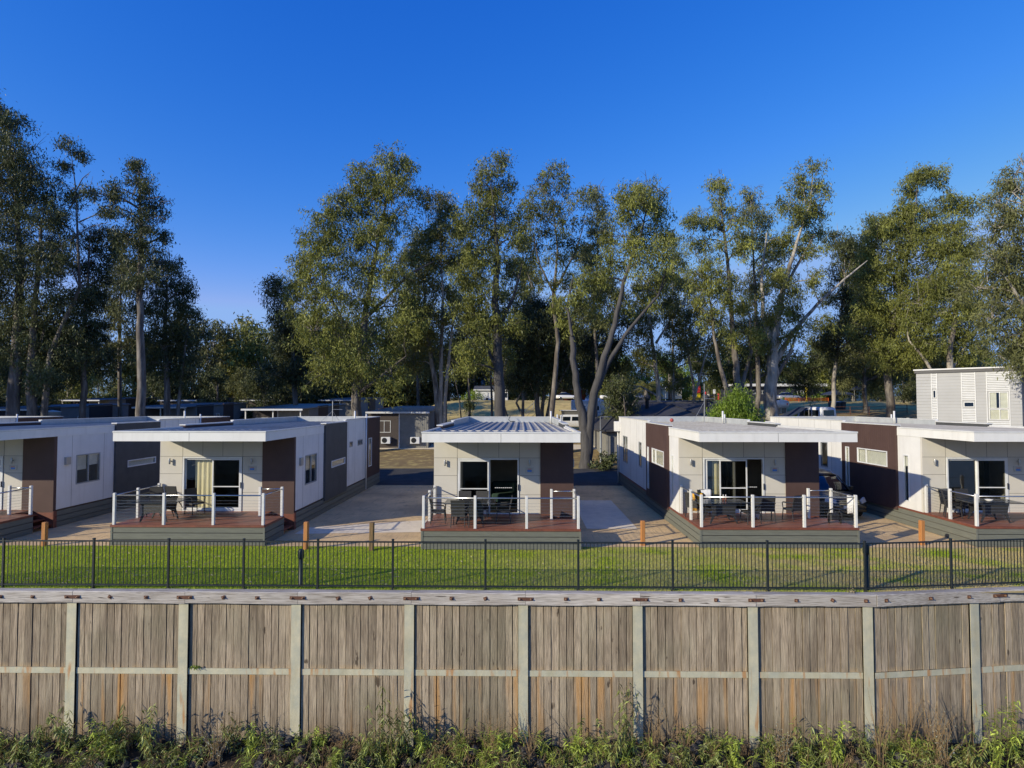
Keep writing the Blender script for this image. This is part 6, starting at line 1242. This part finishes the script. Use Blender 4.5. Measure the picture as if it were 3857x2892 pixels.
def weeds(name, label, m_, spots, kw, kind='stuff'):
    V_ = []; T_ = []; mb = MB()
    for (x, y) in spots:
        v_, t_, st = sprig(x0=x, y0=y, z0=bankz(x, y)-.03, **kw); V_ += v_; T_ += t_
        for s_ in st: mb.tube(s_, [.006, .005, .004, .002], 3, cap=False)
    return V_, T_, mb
# ground cover mat: one object per kind of low growth
random.seed(21)
def spots(n, ylo, yhi, xs=None): return [(random.uniform(-18, 18) if xs is None else random.choice(xs)+random.gauss(0, .35), random.uniform(ylo, yhi)) for _ in range(n)]
for nm, lab, m_, sp, kw in [('green_ground_cover', 'low tangled green weeds covering the bank below the timber wall', 'weed_green', spots(470, 12.8, 15.4), dict(n_st=5, hmin=.15, hmax=.55, spread=.38, ll=.12, wid=.26, droopy=.1, n_l=13)),
                        ('lime_ground_cover', 'patches of lime green grassy weeds on the bank', 'weed_lime', spots(420, 12.8, 15.4), dict(n_st=8, hmin=.2, hmax=.55, spread=.28, ll=.22, wid=.09, droopy=-.5, n_l=5)),
                        ('dry_ground_cover', 'dry brown stalks and dead weeds along the foot of the wall', 'weed_dry', spots(820, 12.9, 15.45), dict(n_st=7, hmin=.15, hmax=.55, spread=.35, ll=.08, wid=.15, droopy=0, n_l=9))]:
    V_, T_, mb = weeds(nm, lab, m_, sp, kw); vsn = np.array([tuple(q_) for q_ in V_])
    b_ = len(mb.v); mb2 = MB(); mb2.v = mb.v+[tuple(q_) for q_ in V_]; mb2.f = mb.f+[(b_+i, b_+i+1, b_+i+2, b_+i+3) for i in range(0, len(V_), 4)]; mb2.m = [0]*len(mb2.f); mb2.t = [.3]*b_+[t_ for t_ in T_ for _ in range(4)]
    tag(mb2.build(nm, m_), lab, 'ground cover', kind='stuff')
# taller plants one can tell apart: (photo x, top y in the 2212-wide view, label, kind)
PL = [(140, 1520, 'leafy sapling left of the first steel post', 0), (95, 1545, 'drooping green weed near the left edge at the wall foot', 0), (245, 1560, 'broad-leaved weed between the first two steel posts', 0), (318, 1518, 'tall thin sapling before the second plank bay', 0), (215, 1535, 'fresh green weed right of the first steel post', 2), (262, 1520, 'slender drooping sapling right of the broad-leaved weed', 0),
      (500, 1535, 'grey-green bushy plant at the third steel post', 0), (470, 1530, 'pale wispy plant left of the third steel post', 3), (545, 1560, 'dense green clump right of the third steel post', 2), (815, 1500, 'tallest thin sapling with a leafy tip before the plank bay left of centre', 0), (850, 1515, 'bushy sapling left of the central-left steel post', 0), (880, 1530, 'full green sapling hiding the base of the central-left steel post', 0), (910, 1560, 'green tuft right of the central-left steel post', 2),
      (1065, 1540, 'dry twiggy bush left of the centre steel post', 1), (1145, 1545, 'dead brown twigs right of the centre steel post', 1), (1090, 1570, 'lime grass clump among the black rocks', 2), (1355, 1488, 'tall leafy sapling reaching highest at the steel post right of centre', 0), (1320, 1545, 'sprawling sapling left of the highest one', 0), (1240, 1560, 'grass tuft below the bay right of centre', 2), (1410, 1530, 'bare thorny twigs beside the steel post right of centre', 1),
      (1580, 1560, 'yellow-green weed before the rusty steel post', 2), (1690, 1560, 'grey-leaved bush right of the rusty steel post', 3), (1740, 1555, 'green weed mass before the second bay from the corner', 0), (1800, 1535, 'bright green sapling left of the corner post', 2), (1900, 1520, 'dead twiggy weed right of the corner post', 1), (1960, 1500, 'red-brown dry bush before the angled wall', 1), (2035, 1530, 'silver wiry bush before the angled wall', 3), (2010, 1500, 'dark stalky weed leaning on the angled wall', 1), (2150, 1520, 'green weed at the right edge', 2), (2190, 1500, 'tall bright weed in the bottom right corner', 2), (40, 1590, 'dark green weed in the bottom left corner', 0), (1480, 1570, 'low weed between two steel posts right of centre', 1), (690, 1580, 'low green weed before the left-centre bay', 2), (745, 1570, 'dry stalks before the left-centre bay', 1), (1960, 1560, 'yellowish weed before the angled wall', 2), (2100, 1570, 'dense low bush near the last steel post', 0)]
for (u, vt, lab, k) in PL:
    y = random.uniform(14.75, 15.35); p = PU(u, vt, y); zb = bankz(p.x, y)-.03; h = max(.35, p.z-zb)
    kw = [dict(n_st=10, hmin=h*.45, hmax=h*1.08, spread=.42, ll=.16, wid=.20, droopy=.6, n_l=20), dict(n_st=22, hmin=h*.45, hmax=h*1.15, spread=.5, ll=.05, wid=.15, droopy=0, n_l=14), dict(n_st=11, hmin=h*.4, hmax=h, spread=.34, ll=.13, wid=.22, droopy=-.1, n_l=24), dict(n_st=26, hmin=h*.45, hmax=h, spread=.5, ll=.045, wid=.3, droopy=0, n_l=16)][k]
    nm = ['gum_sapling', 'dry_bush', 'green_weed', 'silver_bush'][k]; m_ = ['weed_green', 'weed_dry', 'weed_lime', 'weed_silver'][k]
    V_, T_, st = sprig(x0=0, y0=0, z0=0, **kw); t = thing(nm, lab, ['sapling', 'bush', 'weed', 'bush'][k], (p.x, y, zb), 0, 'plants at the foot of the wall')
    np_mesh('leaves', np.array([tuple(q_) for q_ in V_]), 4, m_, np.array(T_), t)
    mb = MB(); [mb.tube(s_, [.008, .006, .005, .002], 4, cap=False) for s_ in st]; mb.build('stems', 'weed_dry' if k != 2 else 'weed_green', t)
# fern-like tuft on the rail
p = P(741, 2505, 15.6); V_, T_, st = sprig(9, .04, .14, 0, 0, 0, .10, .09, .3, -.2, 6); t = thing('fern_tuft', 'small bright green fern tuft growing on the mid rail beside the second steel post', 'fern', (p.x, 15.62, -2.0)); np_mesh('leaves', np.array([tuple(q_) for q_ in V_]), 4, 'leaf_bright', np.array(T_), t)
p = P(3205, 2226, 15.7); V_, T_, st = sprig(10, .05, .13, 0, 0, 0, .12, .07, .25, -.3, 5); t = thing('dry_tuft', 'pale dead tuft on the cap beam left of the fence bend', 'plant', (p.x, 15.68, .02)); np_mesh('leaves', np.array([tuple(q_) for q_ in V_]), 4, 'litter', np.array(T_), t)
